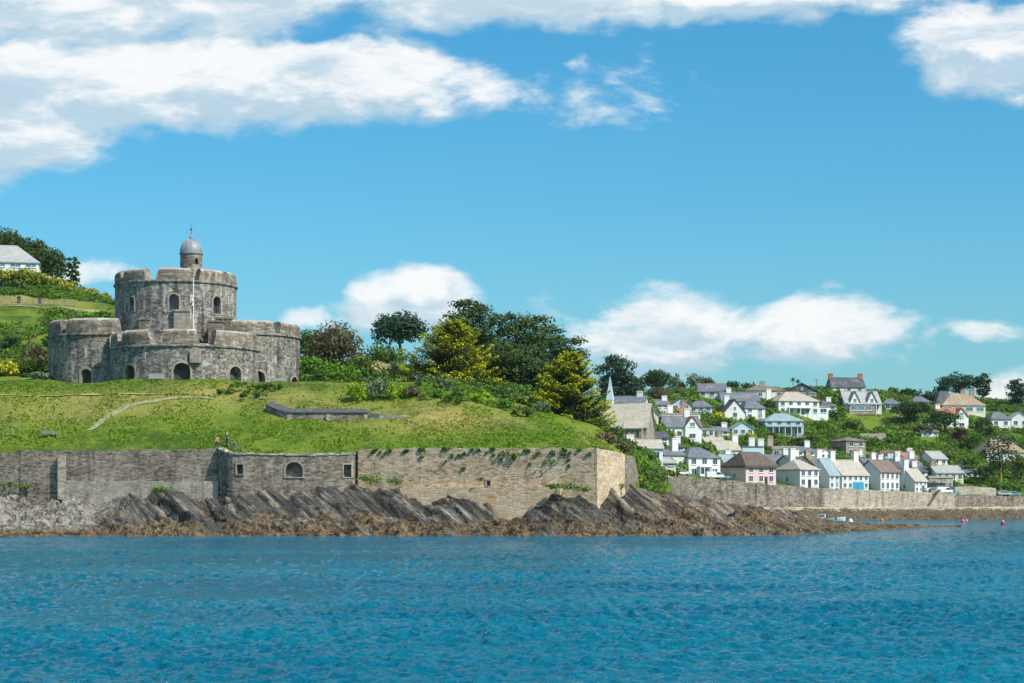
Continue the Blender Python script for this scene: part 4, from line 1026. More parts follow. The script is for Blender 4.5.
wall_thing('end_wall', 'short dark grey wall stepping down behind the bright ashlar corner', pe, 3.0, zpx(pe, [(625, 455.5), (634, 456), (639, 476)]), [], 'wall_grey', 1.2)

# half sunk battery with slate coped walls on the lawn
q = W(324, 414, 311)
bat = empty('battery', (q[0], 311, hz1(q[0], 311)), 0, 'half sunk stone battery with a dark slate top and pale piers in the lawn', 'battery')
inv = Matrix.Translation(-Vector(bat.location))
def addb(mb, name, m):
    b = mb.build(name, m, bat); b.matrix_parent_inverse = inv; return b
def rowpts(tab): return [W(a, b, c) for a, b, c in tab]
mb = MB(); t = [(266, 403, 312.5), (280, 409, 310.6), (287, 411, 310), (367, 411.5, 310), (369, 411.5, 310.2)]
pp = Path([tuple(W(a, b, c)[:2]) for a, b, c in t]); wall_face(mb, pp, 0, pp.L, 15.0, zpx(pp, [(266, 404.5), (280, 410.5), (287, 412.2), (369, 412.5)]), [], 1.0, 0.4, 3.0); addb(mb, 'wall', M['wall_grey'])
mb = MB()
for k in range(40):
    a, c = pp.L * k / 40, pp.L * (k + 1) / 40 - 0.02
    f = zpx(pp, [(266, 404.5), (280, 410.5), (287, 412.2), (369, 412.5)])
    A, B, Cc, D = pp.at(a, 0.18), pp.at(c, 0.18), pp.at(c, -1.6), pp.at(a, -1.6)
    mb.poly([(A.x, A.y, f(a) + .02), (B.x, B.y, f(c) + .02), (Cc.x, Cc.y, f(c) + 0.62), (D.x, D.y, f(a) + 0.62)]); mb.poly([(A.x, A.y, f(a) - .12), (B.x, B.y, f(c) - .12), (B.x, B.y, f(c) + .02), (A.x, A.y, f(a) + .02)])
addb(mb, 'slate_top', M['slate_dark'])
for px in (289, 328, 366):
    q0 = W(px, 419.5, 309.8); q1 = W(px, 414.5, 309.8); mb = MB(); mb.box(q0[0] - 0.3, q0[0] + 0.3, 309.65, 310.2, q0[2] - 1, q1[2]); addb(mb, 'pier', M['coping'])
mb = MB(); t2 = Path([tuple(W(a, 0, c)[:2]) for a, c in ((369.3, 309.9), (382, 308.6), (408, 308), (418, 308.6))]); wall_face(mb, t2, 0, t2.L, 15.0, zpx(t2, [(369, 412.8), (383, 414.3), (408, 415.0), (418, 420)]), [], 1.0, 0.4, 1.2); addb(mb, 'low_wall', M['coping'])

# ------------------------------------------------------------------ harbour wall in the village
def harbour(label, p0, p1, top, material, dz=0.9):
    ps = np.linspace(p0, p1, 8)
    pth = Path([((p - 512) * (float(Yfront(p)) - dz) / F, float(Yfront(p)) - dz) for p in ps])
    return wall_thing('harbour_wall', label, pth, 0.5, zpx(pth, top), [], material, 1.4, 0.5, None), pth
harbour('long grey harbour wall in front of the pink thatched cottage', 667.5, 824, [(667, 473.5), (695, 477.3), (757, 483.6), (810, 487.3), (824, 488.3)], 'wall_sea')
harbour('pale weathered harbour wall in front of the white terrace', 824.3, 932, [(824, 488.3), (870, 489.9), (904, 491.6), (932, 492.2)], 'wall_pale')
harbour('short pale harbour wall right of the slipway steps', 938, 955, [(938, 492.5), (955, 493.5)], 'wall_pale')
harbour('low rough harbour wall near the right edge, below the parked cars', 955.3, 1400, [(955, 495), (1024, 496.5), (1400, 499)], 'wall_sea')
pst = Path([tuple(W(a, 0, float(Yfront(a)) - 0.5)[:2]) for a in (932.5, 938)])
st = empty('steps', (pst.at(0).x, pst.at(0).y, 3), 0, 'stone steps running down a gap in the harbour wall to the beach', 'steps')
inv = Matrix.Translation(-Vector(st.location)); mb = MB()
dirv = (pst.at(pst.L) - pst.at(0)).normalized(); nv = Vector((dirv.y, -dirv.x))
for k in range(14):
    a = pst.at(0, 0.2) - dirv * (0.38 * k - 1.6); b_ = a + dirv * 0.38
    mb.prism([(a.x, a.y, 2), (b_.x, b_.y, 2), (b_.x + nv.x * 1.2, b_.y + nv.y * 1.2, 2), (a.x + nv.x * 1.2, a.y + nv.y * 1.2, 2)], (0, 0, 6.0 - 0.4 * k))
b = mb.build('treads', M['wall_pale'], st); b.matrix_parent_inverse = inv
mb = MB(); a, b_ = pst.at(0, -0.6), pst.at(pst.L, -0.6); mb.prism([(a.x, a.y, 1), (b_.x, b_.y, 1), (b_.x - nv.x, b_.y - nv.y, 1), (a.x - nv.x, a.y - nv.y, 1)], (0, 0, 7.0)); b = mb.build('landing', M['wall_sea'], st); b.matrix_parent_inverse = inv
# promenade road behind the wall
mb = MB(); ps = np.linspace(686, 1400, 60)
for a, b_ in zip(ps, ps[1:]):
    q = []
    for p, off in ((a, 0.9), (b_, 0.9), (b_, 7.0), (a, 7.0)):
        Y = float(Yfront(p)) + off; X = (p - 512) * Y / F; q.append((X, Y, H + (Y0 - float(ywall(p)) - 0.4) * Y / F))
    mb.poly(q)
M['asphalt'] = plain('asphalt', (0.075, 0.075, 0.078), 0.9, 0.15)
tag(mb.build('road', M['asphalt']), kind='structure')

# ------------------------------------------------------------------ houses
WINMESH = {}
def window(parent, x, y, z, rz, w, h, pane='glass', frame='trim'):
    """frame (part) with its pane (sub-part); meshes are shared between equal windows"""
    key = (round(w, 2), round(h, 2), pane, frame)
    if key not in WINMESH:
        mb = MB(); t = 0.085; e = 0.10
        mb.box(-w / 2, -w / 2 + t, -e, 0.05, 0, h); mb.box(w / 2 - t, w / 2, -e, 0.05, 0, h)
        mb.box(-w / 2 + t, w / 2 - t, -e, 0.05, h - t, h); mb.box(-w / 2 - 0.08, w / 2 + 0.08, -e - 0.08, 0.05, -0.11, -0.003); mb.box(-w / 2 + t, w / 2 - t, -e, 0.05, 0, t)
        mb.box(-0.03, 0.03, -e + 0.03, 0.05, t, h - t)
        a = mb.build('window', M[frame], parent)
        mb = MB(); mb.box(-w / 2 + t, w / 2 - t, -0.05, -0.02, t, h - t); b = mb.build('pane', M[pane], a)
        WINMESH[key] = (a.data, b.data)
        o, p = a, b
    else:
        o = bpy.data.objects.new('window', WINMESH[key][0]); link(o, parent)
        p = bpy.data.objects.new('pane', WINMESH[key][1]); link(p, o)
    o.location = (x, y, z); o.rotation_euler = (0, 0, rz)
    return o
def roof_slabs(mb, w, d, eh, rh, kind, ov=0.35, th=0.22, m=0):
    """roof over a w x d box whose eaves are at eh and ridge at rh; ridge along x, or along y for a front gable"""
    x0, x1, y0, y1 = -w / 2 - ov, w / 2 + ov, -d / 2 - ov, d / 2 + ov
    if kind == 'gablefront':
        k = ov * (rh - eh) / (w / 2); e = eh - k
        A, B, C_, D, r0, r1 = (x0, y0, e), (x1, y0, e), (x1, y1, e), (x0, y1, e), (0, y0, rh), (0, y1, rh)
        tops = [[A, r0, r1, D], [B, C_, r1, r0]]
    else:
        k = ov * (rh - eh) / (d / 2); e = eh - k
        ins = {'gable': 0.0, 'hip': min(w * 0.36, d / 2 * 0.95), 'thatch': min(w * 0.24, d * 0.32)}[kind]
        A, B, C_, D, r0, r1 = (x0, y0, e), (x1, y0, e), (x1, y1, e), (x0, y1, e), (x0 + ins, 0, rh), (x1 - ins, 0, rh)
        tops = [[A, B, r1, r0], [C_, D, r0, r1]]
        if ins > 0: tops += [[B, C_, r1], [D, A, r0]]
    for t in tops:
        mb.prism([tuple(np.add(p, (0, 0, 0.02))) for p in t], (0, 0, th), m)
    return r0, r1
def house(rec, Y):
    name, label, cx, base, wpx, ridge, eaves, d, yaw, kind, wm, rm, fw, sw, chims, ex = rec
    s = Y / F; X = (cx - 512) * s
    z0 = H + (Y0 - base) * s
    w = wpx * s / max(0.72, math.cos(R(yaw))); eh = (base - eaves) * s; rh = (base - ridge) * s
    nx, ny = math.sin(R(yaw)), -math.cos(R(yaw))
    ht = empty(name, (X - nx * d / 2, Y - ny * d / 2, z0), R(yaw), label, 'house')
    mb = MB()
    mb.box(-w / 2, w / 2, -d / 2, d / 2, -2.5, eh)
    if kind == 'gable':
        for sx in (-1, 1): mb.prism([(sx * w / 2, -d / 2, eh), (sx * w / 2, d / 2, eh), (sx * w / 2, 0, rh - 0.02)], (-sx * 0.3, 0, 0))
    if kind == 'gablefront':
        for sy in (-1, 1): mb.prism([(-w / 2, sy * d / 2, eh), (w / 2, sy * d / 2, eh), (0, sy * d / 2, rh - 0.02)], (0, -sy * 0.3, 0))
    mb.build('wall', M[wm], ht)
    mb = MB()
    if kind == 'flat':
        mb.box(-w / 2 - 0.2, w / 2 + 0.2, -d / 2 - 0.2, d / 2 + 0.2, eh + 0.003, eh + max(0.3, rh - eh))
        r0 = r1 = (0, 0, rh)
    else:
        th = 0.55 if kind == 'thatch' else 0.2
        r0, r1 = roof_slabs(mb, w, d, eh, rh, kind, 0.6 if kind == 'thatch' else 0.35, th)
    rf = mb.build('roof', M[rm], ht)
    if kind not in ('flat',):
        mb = MB(); q0 = np.add(r0, (0, 0, 0.2)); q1 = np.add(r1, (0, 0, 0.2)); rm2 = M[ex.get('ridge', 'ridge_red' if rm in ('slate', 'tile_brown') and random.random() < 0.3 else rm)]
        mb.tube(q0, q1, 0.16, n=6)
        if 'ridge' in ex and kind == 'hip':
            for sx, q in ((-1, q0), (1, q1)):
                for sy in (-1, 1): mb.tube(q, (sx * (w / 2 + 0.3), sy * (d / 2 + 0.3), eh), 0.15, n=6)
        mb.build('ridge_tiles', rm2, rf)
    cm = M[ex.get('chim', 'white' if wm in ('white', 'pale_blue', 'white_b') else 'stone_house')]
    for fx, fy, hh in chims:
        mb = MB(); x, y = fx * w, fy * d
        zt = rh + hh
        mb.box(x - 0.85, x + 0.85, y - 0.5, y + 0.5, min(eh, rh - 2.0) - (2.0 if abs(fx) > 0.5 else 0), zt - 0.25); mb.box(x - 0.95, x + 0.95, y - 0.6, y + 0.6, zt - 0.25, zt)
        c = mb.build('chimney', cm, rf)
        mb = MB()
        for k in (-0.45, 0.0, 0.45): mb.tube((x + k, y, zt), (x + k, y, zt + 0.45), 0.15, 0.12, 8)
        # pots belong to the chimney, which is already a sub-part: same mesh
        me = c.data; o2 = mb.build('chimney', M['ridge_red'], rf)
        vs = [v.co[:] for v in me.vertices] + [v.co[:] for v in o2.data.vertices]; nv0 = len(me.vertices)
        fs_ = [tuple(p.vertices) for p in me.polygons] + [tuple(i + nv0 for i in p.vertices) for p in o2.data.polygons]; n1 = len(me.polygons)
        nm_ = bpy.data.meshes.new('chimney'); nm_.from_pydata(vs, [], fs_); nm_.materials.append(cm); nm_.materials.append(M['ridge_red'])
        nm_.polygons.foreach_set('material_index', [0] * n1 + [1] * (len(fs_) - n1)); nm_.update()
        bpy.data.objects.remove(o2); c.data = nm_
    pane = 'glass_blue' if ex.get('bluewin') else 'glass'
    nc, nr = fw
    door = ex.get('door')
    if nc and nr:
        sh = eh / nr
        ww = min(1.5, w / nc * 0.58); wh = min(2.0 if ex.get('tall') else 1.6, sh * 0.66)
        if ex.get('bluewin'): ww = w / nc * 0.7; wh = sh * 0.5
        for r in range(nr):
            for c in range(nc):
                x = -w / 2 + w * (c + 0.5) / nc; z = sh * r + sh * 0.3
                if r == 0 and door and (nc < 4 and c == nc // 2 or nc >= 4 and c in (2, 3)): continue
                if r == 0 and ex.get('veranda'): continue
                window(ht, x, -d / 2, z, 0, ww, wh, pane)
        if door:
            for c in ((nc // 2,) if nc < 4 else (2, 3)):
                x = -w / 2 + w * (c + 0.5) / nc; dw = 0.55 if nc < 4 else 1.1
                mb = MB(); mb.box(x - dw, x + dw, -d / 2 - 0.07, -d / 2 + 0.1, 0.0, 2.25); mb.build('door', M['blue_paint'] if door == 'blue' else M['iron'], ht)
        elif not ex.get('veranda') and nr == 2:
            x = w * 0.5 / nc if nc % 2 == 0 else w / nc * 0.5
            mb = MB(); mb.box(x - 0.5, x + 0.5, -d / 2 - 0.06, -d / 2 + 0.1, 0, 2.1); mb.build('door', M[random.choice(['iron', 'blue_paint', 'wood', 'trim'])], ht)
    nc, nr = sw
    for r in range(nr):
        for c in range(nc):
            y = d / 2 - d * (c + 0.5) / nc
            window(ht, -w / 2, y, eh / nr * r + eh / nr * 0.35, R(-90), 0.95, min(1.3, eh / nr * 0.55))
    if kind == 'gablefront' and rh - eh > 2.2:
        window(ht, 0, -d / 2, eh + (rh - eh) * 0.15, 0, 0.9, min(1.2, (rh - eh) * 0.35), pane)
    if ex.get('porch'):
        mb = MB(); mb.box(-2.2, 2.2, -d / 2 - 1.6, -d / 2 - 0.003, 2.7, 2.95)
        for x in (-2.1, -0.8, 0.8, 2.1): mb.box(x - 0.09, x + 0.09, -d / 2 - 1.5, -d / 2 - 1.3, 0, 2.7)
        mb.box(-2.1, 2.1, -d / 2 - 1.45, -d / 2 - 1.38, 0, 0.9); mb.build('porch', M['trim'], ht)
    if ex.get('annex'):
        mb = MB(); mb.box(-w / 2 - 6.2, -w / 2 - 0.003, -d / 2 + 1.6, d / 2, -2.5, eh + 0.4); mb.build('wing', M['cream'], ht)
        mb = MB(); mb.prism([(-w / 2 - 6.5, -d / 2 + 1.3, eh + 0.4), (-w / 2 + 0.2, -d / 2 + 1.3, eh + 0.4), (-w / 2 + 0.2, 0.8, eh + 2.0), (-w / 2 - 6.5, 0.8, eh + 2.0)], (0, 0, 0.2))
        mb.prism([(-w / 2 - 6.5, 0.8, eh + 2.0), (-w / 2 + 0.2, 0.8, eh + 2.0), (-w / 2 + 0.2, d / 2 + .3, eh + 0.4), (-w / 2 - 6.5, d / 2 + .3, eh + 0.4)], (0, 0, 0.2)); mb.build('wing_roof', M['slate'], ht)
    if ex.get('annexr'):
        mb = MB(); mb.box(w / 2 + 0.003, w / 2 + 3.6, -d / 2 + 0.5, d / 2 - 2, -2, 3.0); mb.build('wing', M['white'], ht)
        mb = MB(); mb.box(w / 2 + 0.02, w / 2 + 3.9, -d / 2 + 0.2, d / 2 - 1.7, 3.003, 3.3); mb.build('wing_roof', M['slate_pale'], ht)
        window(ht, w / 2 + 1.8, -d / 2 + 0.5, 0.9, 0, 2.4, 1.5)
        mb = MB(); mb.box(-w * 0.28, w * 0.3, -d / 2 - 1.5, -d / 2 - 0.003, eh * 0.48, eh * 0.48 + 0.25); mb.box(-w * 0.28, w * 0.3, -d / 2 - 1.5, -d / 2 - 1.42, eh * 0.48 + 0.25, eh * 0.48 + 1.0)
        for x in (-w * 0.27, 0, w * 0.29): mb.box(x - 0.09, x + 0.09, -d / 2 - 1.45, -d / 2 - 1.25, -1, eh * 0.48)
        mb.build('balcony', M['trim'], ht)
    if ex.get('veranda'):
        mb = MB(); mb.prism([(-w / 2, -d / 2 - 2.2, 2.4), (w / 2, -d / 2 - 2.2, 2.4), (w / 2, -d / 2 - 0.01, 3.1), (-w / 2, -d / 2 - 0.01, 3.1)], (0, 0, 0.14)); mb.build('veranda_roof', M['slate_green'], ht)
        for k in range(7):
            x = -w / 2 + 0.2 + (w - 0.4) * k / 6; mb = MB(); mb.box(x - 0.08, x + 0.08, -d / 2 - 2.1, -d / 2 - 1.95, -1.5, 2.4); mb.build('veranda_post', M['trim'], ht)
        for k in range(4): window(ht, -w / 2 + w * (k + 0.5) / 4, -d / 2, 0.25, 0, w / 4 * 0.75, 1.95, 'glass')
    gx = []
    if ex.get('twin'): gx = [(-w * 0.23, w * 0.27, 0.0), (w * 0.25, w * 0.27, 0.0)]
    if ex.get('frontgable'): gx = [(w * 0.22, w * 0.40, 0.6)]
    for x, gw, out in gx:
        ph = rh - 0.25
        mb = MB(); yb = -d / 2 - 0.12 - out
        mb.prism([(x - gw / 2, yb, eh - (eh + 0.2 if out else 0.25)), (x + gw / 2, yb, eh - (eh + 0.2 if out else 0.25)), (x + gw / 2, yb, eh + 0.05), (x, yb, ph), (x - gw / 2, yb, eh + 0.05)], (0, d * 0.45, 0)); mb.build('gable', M[wm], ht)
        mb = MB()
        for sx in (-1, 1): mb.prism([(x + sx * (gw / 2 + 0.35), yb - 0.25, eh - 0.25), (x, yb - 0.25, ph + 0.05), (x, yb + d * 0.5, ph + 0.05), (x + sx * (gw / 2 + 0.35), yb + d * 0.5, eh - 0.25)], (0, 0, 0.2))
        mb.build('gable_roof', M[rm], ht)
        mb = MB()
        for sx in (-1, 1): mb.prism([(x + sx * (gw / 2 + 0.4), yb - 0.3, eh - 0.32), (x, yb - 0.3, ph), (x, yb - 0.3, ph + 0.3), (x + sx * (gw / 2 + 0.4), yb - 0.3, eh - 0.02)], (0, 0.04, 0))
        mb.build('bargeboard', M['slate_dark'] if ex.get('twin') else M['ridge_red'], ht)
        window(ht, x, yb, eh + (ph - eh) * 0.02, 0, min(1.7, gw * 0.35), min(1.5, (ph - eh) * 0.45), 'glass_blue')
        if out: window(ht, x, yb, 0.8, 0, min(2.0, gw * 0.5), 1.4)
    if ex.get('twin'):
        mb = MB(); mb.box(-w * 0.42, w * 0.30, -d / 2 - 1.5, -d / 2 - 0.004, -1.0, 2.6); mb.build('bay', M['stone_house'], ht)
        mb = MB(); mb.prism([(-w * 0.46, -d / 2 - 1.8, 2.62), (w * 0.52, -d / 2 - 1.8, 2.62), (w * 0.52, -d / 2 - 0.01, 3.3), (-w * 0.46, -d / 2 - 0.01, 3.3)], (0, 0, 0.12)); mb.build('bay_roof', M['slate_pale'], ht)
        for k in range(3): window(ht, -w * 0.28 + k * w * 0.2, -d / 2 - 1.5, 0.5, 0, w * 0.16, 1.8, 'glass_blue')
        for k in range(2):
            mb = MB(); x = w * (0.34 + 0.14 * k); mb.box(x - 0.12, x + 0.12, -d / 2 - 1.7, -d / 2 - 1.45, -1, 2.62); mb.build('porch_post', M['trim'], ht)
    return ht
for rec, Y in zip(HOUSES, HY): house(rec, Y)

# church: long pale roof, stone walls with lancets, tower and spire
Yc = 470.0; s = Yc / F; q = W(627, 438, Yc)
ch = empty('church', (q[0], Yc, q[2]), R(-14), 'stone church with a long pale roof, arched windows and a small white spire', 'church')
w, d, eh, rh = 11.2, 10.5, 10 * s, 33.5 * s
mb = MB(); mb.box(-w / 2, w / 2, -d / 2, d / 2, -3, eh)
for sx in (-1, 1): mb.prism([(sx * w / 2, -d / 2, eh), (sx * w / 2, d / 2, eh), (sx * w / 2, 0, rh - 0.02)], (-sx * 0.3, 0, 0))
mb.build('wall', M['stone_house'], ch)
mb = MB(); roof_slabs(mb, w, d, eh, rh, 'gable'); mb.build('roof', M['slate_beige'], ch)
mb = MB(); mb.box(0.6, 4.9, -d / 2 - 2.4, -d / 2 + 0.1, -3, eh - 0.4); mb.build('transept', M['stone_house'], ch)
mb = MB(); mb.prism([(0.3, -d / 2 - 2.7, eh - 0.5), (5.2, -d / 2 - 2.7, eh - 0.5), (5.2, -d / 2 + 0.8, eh + 1.2), (0.3, -d / 2 + 0.8, eh + 1.2)], (0, 0, 0.2)); mb.build('transept_roof', M['slate_beige'], ch)
for k in range(3):
    x = 1.5 + 1.25 * k; mb = MB(); yb = -d / 2 - 2.4
    pts = [(x - 0.4, yb - 0.06, 0.0), (x + 0.4, yb - 0.06, 0.0), (x + 0.4, yb - 0.06, 1.2), (x, yb - 0.06, 1.9), (x - 0.4, yb - 0.06, 1.2)]
    mb.prism(pts, (0, 0.05, 0)); wv = mb.build('window', M['dress'], ch)
    mb = MB(); mb.prism([(x + (p[0] - x) * 0.72, yb - 0.1, 0.15 + p[2] * 0.84) for p in pts], (0, 0.03, 0)); mb.build('pane', M['glass'], wv)
mb = MB(); mb.box(-4.6, -1.4, -d / 2 - 0.08, -d / 2 + 0.1, -0.6, 1.7); mb.build('door', M['slate_pale'], ch)
q = W(603.3, 410, 520)
tx = q[0] - ch.location.x; inv = Matrix.Identity(4)
mb = MB(); v = Matrix.Rotation(R(14), 4, 'Z') @ Vector((tx, 14.0, 0)); tt = 520 / F
x, y = v.x, v.y; zt0 = W(603, 400, 484)[2] - q[2] * 0 - ch.location.z; ztp = W(603, 375.5, 484)[2] - ch.location.z
mb.box(x - 0.78, x + 0.78, y - 0.78, y + 0.78, -3, zt0); tw = mb.build('tower', M['white_b'], ch)
mb = MB()
for a, b_ in (((-0.86, -0.86), (0.86, -0.86)), ((0.86, -0.86), (0.86, 0.86)), ((0.86, 0.86), (-0.86, 0.86)), ((-0.86, 0.86), (-0.86, -0.86))): mb.poly([(x + a[0], y + a[1], zt0), (x + b_[0], y + b_[1], zt0), (x, y, ztp)])
mb.poly([(x - 0.86, y - 0.86, zt0), (x + 0.86, y - 0.86, zt0), (x + 0.86, y + 0.86, zt0), (x - 0.86, y + 0.86, zt0)]); mb.build('spire', M['pale_blue'], tw)

# bungalow on the left hill
house(('bungalow', 'white bungalow with a grey hipped roof and wide windows on the left hilltop', 0, 269, 74, 243.5, 261.5, 12, 12, 'hip', 'white', 'slate_pale', (5, 1), (0, 0), [], {'bluewin': 1}), 500)

# ------------------------------------------------------------------ vegetation
def leaves(cent, nrm, size, aspect=0.6, r=rng):
    n = len(cent)
    nrm = nrm / (np.linalg.norm(nrm, axis=1, keepdims=True) + 1e-9)
    a = r.normal(size=(n, 3)); t = np.cross(nrm, a); t /= np.linalg.norm(t, axis=1, keepdims=True) + 1e-9
    b = np.cross(nrm, t)
    s = (size * r.uniform(0.6, 1.35, n))[:, None]
    V = np.stack([cent - t * s * 0.5, cent - b * s * 0.5 * aspect + t * s * .08, cent + t * s * 0.5, cent + b * s * 0.5 * aspect + t * s * .08], 1).reshape(-1, 3)
    return V, np.arange(4 * n, dtype=np.int32).reshape(n, 4)
def clump(c, rad, n, size, r=rng, shell=0.55):
    d = r.normal(size=(n, 3)); d /= np.linalg.norm(d, axis=1, keepdims=True)
    k = r.uniform(shell, 1.05, n)[:, None] ** 0.8
    P = np.asarray(c) + d * k * np.asarray(rad)
    return P, d * 0.8 + r.normal(size=(n, 3)) * 0.55 + np.array((0, 0, 0.25))
def crown_round(w, h, dens, size, nclump=None, r=rng, flat=1.0, gap=0.0):
    """clumps over an uneven dome of width w, height h; base at z=0"""
    nclump = nclump or int(12 + w * h * 0.35)
    nclump = min(nclump, 46)
    P, N = [], []
    for k in range(nclump):
        d = r.normal(size=3); d /= np.linalg.norm(d)
        if d[2] < -0.55: d[2] *= -1
        rr = r.uniform(0.35, 0.80)
        c = np.array((d[0] * w / 2 * rr, d[1] * w / 2 * rr, h * 0.47 + d[2] * h * 0.5 * rr))
        cr = r.uniform(0.16, 0.34) * min(w, h * 1.1)
        m = int(dens * cr * cr * 12.6 / (size * size) * 0.5)
        p, q = clump(c, (cr, cr, cr * 0.8 * flat), max(20, m), size, r)
        P.append(p); N.append(q)
    P = np.concatenate(P); N = np.concatenate(N)
    keep = P[:, 2] > -0.1
    return P[keep], N[keep]
def crown_pine(w, h, dens, size, r=rng, low=0.25, tiers=9, taper=1.0, flat=0.45):
    P, N, tips = [], [], []
    for k in range(tiers):
        f = (k + 0.5) / tiers
        z = h * (low + (1 - low) * f)
        R0 = w / 2 * (math.sin(math.pi * min(1, 0.18 + 0.82 * (1 - f) ** taper)) * 0.55 + 0.5 * (1 - f) ** 0.7 + 0.08)
        for j in range(int(5 + 6 * (1 - f))):
            an = r.uniform(0, 6.28); rr = R0 * r.uniform(0.25, 0.95)
            c = np.array((math.cos(an) * rr, math.sin(an) * rr, z + r.normal() * h * 0.03 + rr * 0.12))
            cr = r.uniform(0.12, 0.22) * w
            m = int(dens * cr * cr * 12.6 / (size * size) * 0.62)
            p, q = clump(c, (cr, cr, cr * flat), max(15, m), size, r, 0.3)
            q = q + np.array((0, 0, 0.5))
            P.append(p); N.append(q); tips.append(c)
    return np.concatenate(P), np.concatenate(N), tips
def crown_umbrella(w, h, dens, size, r=rng):
    P, N, tips = [], [], []
    for k in range(48):
        an = r.uniform(0, 6.28); rr = math.sqrt(r.uniform(0, 1)) * w * 0.42
        z = h * (0.58 + 0.32 * (1 - (rr / (w / 2)) ** 2)) + r.normal() * h * 0.035 - (h * 0.25 if r.random() < 0.2 else 0)
        cr = r.uniform(0.09, 0.17) * w
        p, q = clump((math.cos(an) * rr, math.sin(an) * rr, z), (cr, cr, cr * 0.55), int(dens * cr * cr * 9 / size ** 2), size, r, 0.35)
        P.append(p); N.append(q + np.array((0, 0, 0.4))); tips.append(np.array((math.cos(an) * rr, math.sin(an) * rr, z)))
    return np.concatenate(P), np.concatenate(N), tips
def trunk_mesh(mb, h, rad, tips=(), lean=(0, 0)):
    last = (0, 0, -0.6); n = 6
    for k in range(1, n + 1):
        t = k / n; p = (lean[0] * t * t + 0.04 * h * math.sin(t * 5), lean[1] * t, h * t)
        mb.tube(last, p, rad * (1.05 - 0.85 * (k - 1) / n), rad * (1.05 - 0.85 * t), 8, cap=False); last = p
    for c in tips:
        z = max(0.15 * h, c[2] * 0.72)
        t = min(1, z / h); st = (lean[0] * t * t + 0.04 * h * math.sin(t * 5), lean[1] * t, z)
        mb.tube(st, tuple(c), rad * 0.28, rad * 0.06, 5, cap=False)
def tree(name, label, cat, cx, wpx, top, Y, kind, pal, size=None, dens=1.0, group=None, low=0.25, zbase=None, crown_from=None, seed=None, lean=(0, 0), tiers=10, tw=None):
    r = np.random.default_rng(seed if seed is not None else int(cx * 13 + top * 7))
    X = (cx - 512) * Y / F
    zb = hz1(X, Y) - 0.15 if zbase is None else zbase
    ht = H + (Y0 - top) * Y / F - zb
    w = wpx * Y / F
    if ht < 0.4: ht = 0.8
    size = size or Y / F * 3.4
    mats = FO[pal]
    if kind == 'bush':
        P, N = crown_round(w, ht, 1.1 * dens, size, None, r)
        V, Q = leaves(P, N, size, 0.65, r)
        o = mesh_np(name, V, Q, mats, r.integers(0, len(mats), len(Q)), loc=(X, Y, zb))
        return tag(o, label, cat, group)
    e = empty(name, (X, Y, zb), 0, label, cat, group)
    tips = []
    if kind == 'round':
        cf = crown_from if crown_from is not None else 0.12
        P, N = crown_round(w, ht * (1 - cf), dens * 1.25, size, None, r); P = P + np.array((0, 0, ht * cf))
        tips = [P[i] for i in r.integers(0, len(P), 9)]
    elif kind == 'pine': P, N, tips = crown_pine(w, ht, dens, size, r, low, tiers)
    elif kind == 'umbrella': P, N, tips = crown_umbrella(w, ht, dens, size, r)
    elif kind == 'airy':
        P, N = crown_round(w, ht * 0.75, dens * 0.28, size * 0.8, 26, r); P = P + np.array((0, 0, ht * 0.25)); tips = [P[i] for i in r.integers(0, len(P), 24)]
    V, Q = leaves(P, N, size, 0.55, r)
    mi = r.integers(0, len(mats), len(Q))
    mesh_np('crown', V, Q, mats, mi, e)
    mb = MB(); trunk_mesh(mb, ht * 0.8, tw or max(0.18, w * 0.035), tips[:26], lean); mb.build('trunk', M['bark'], e)
    return e
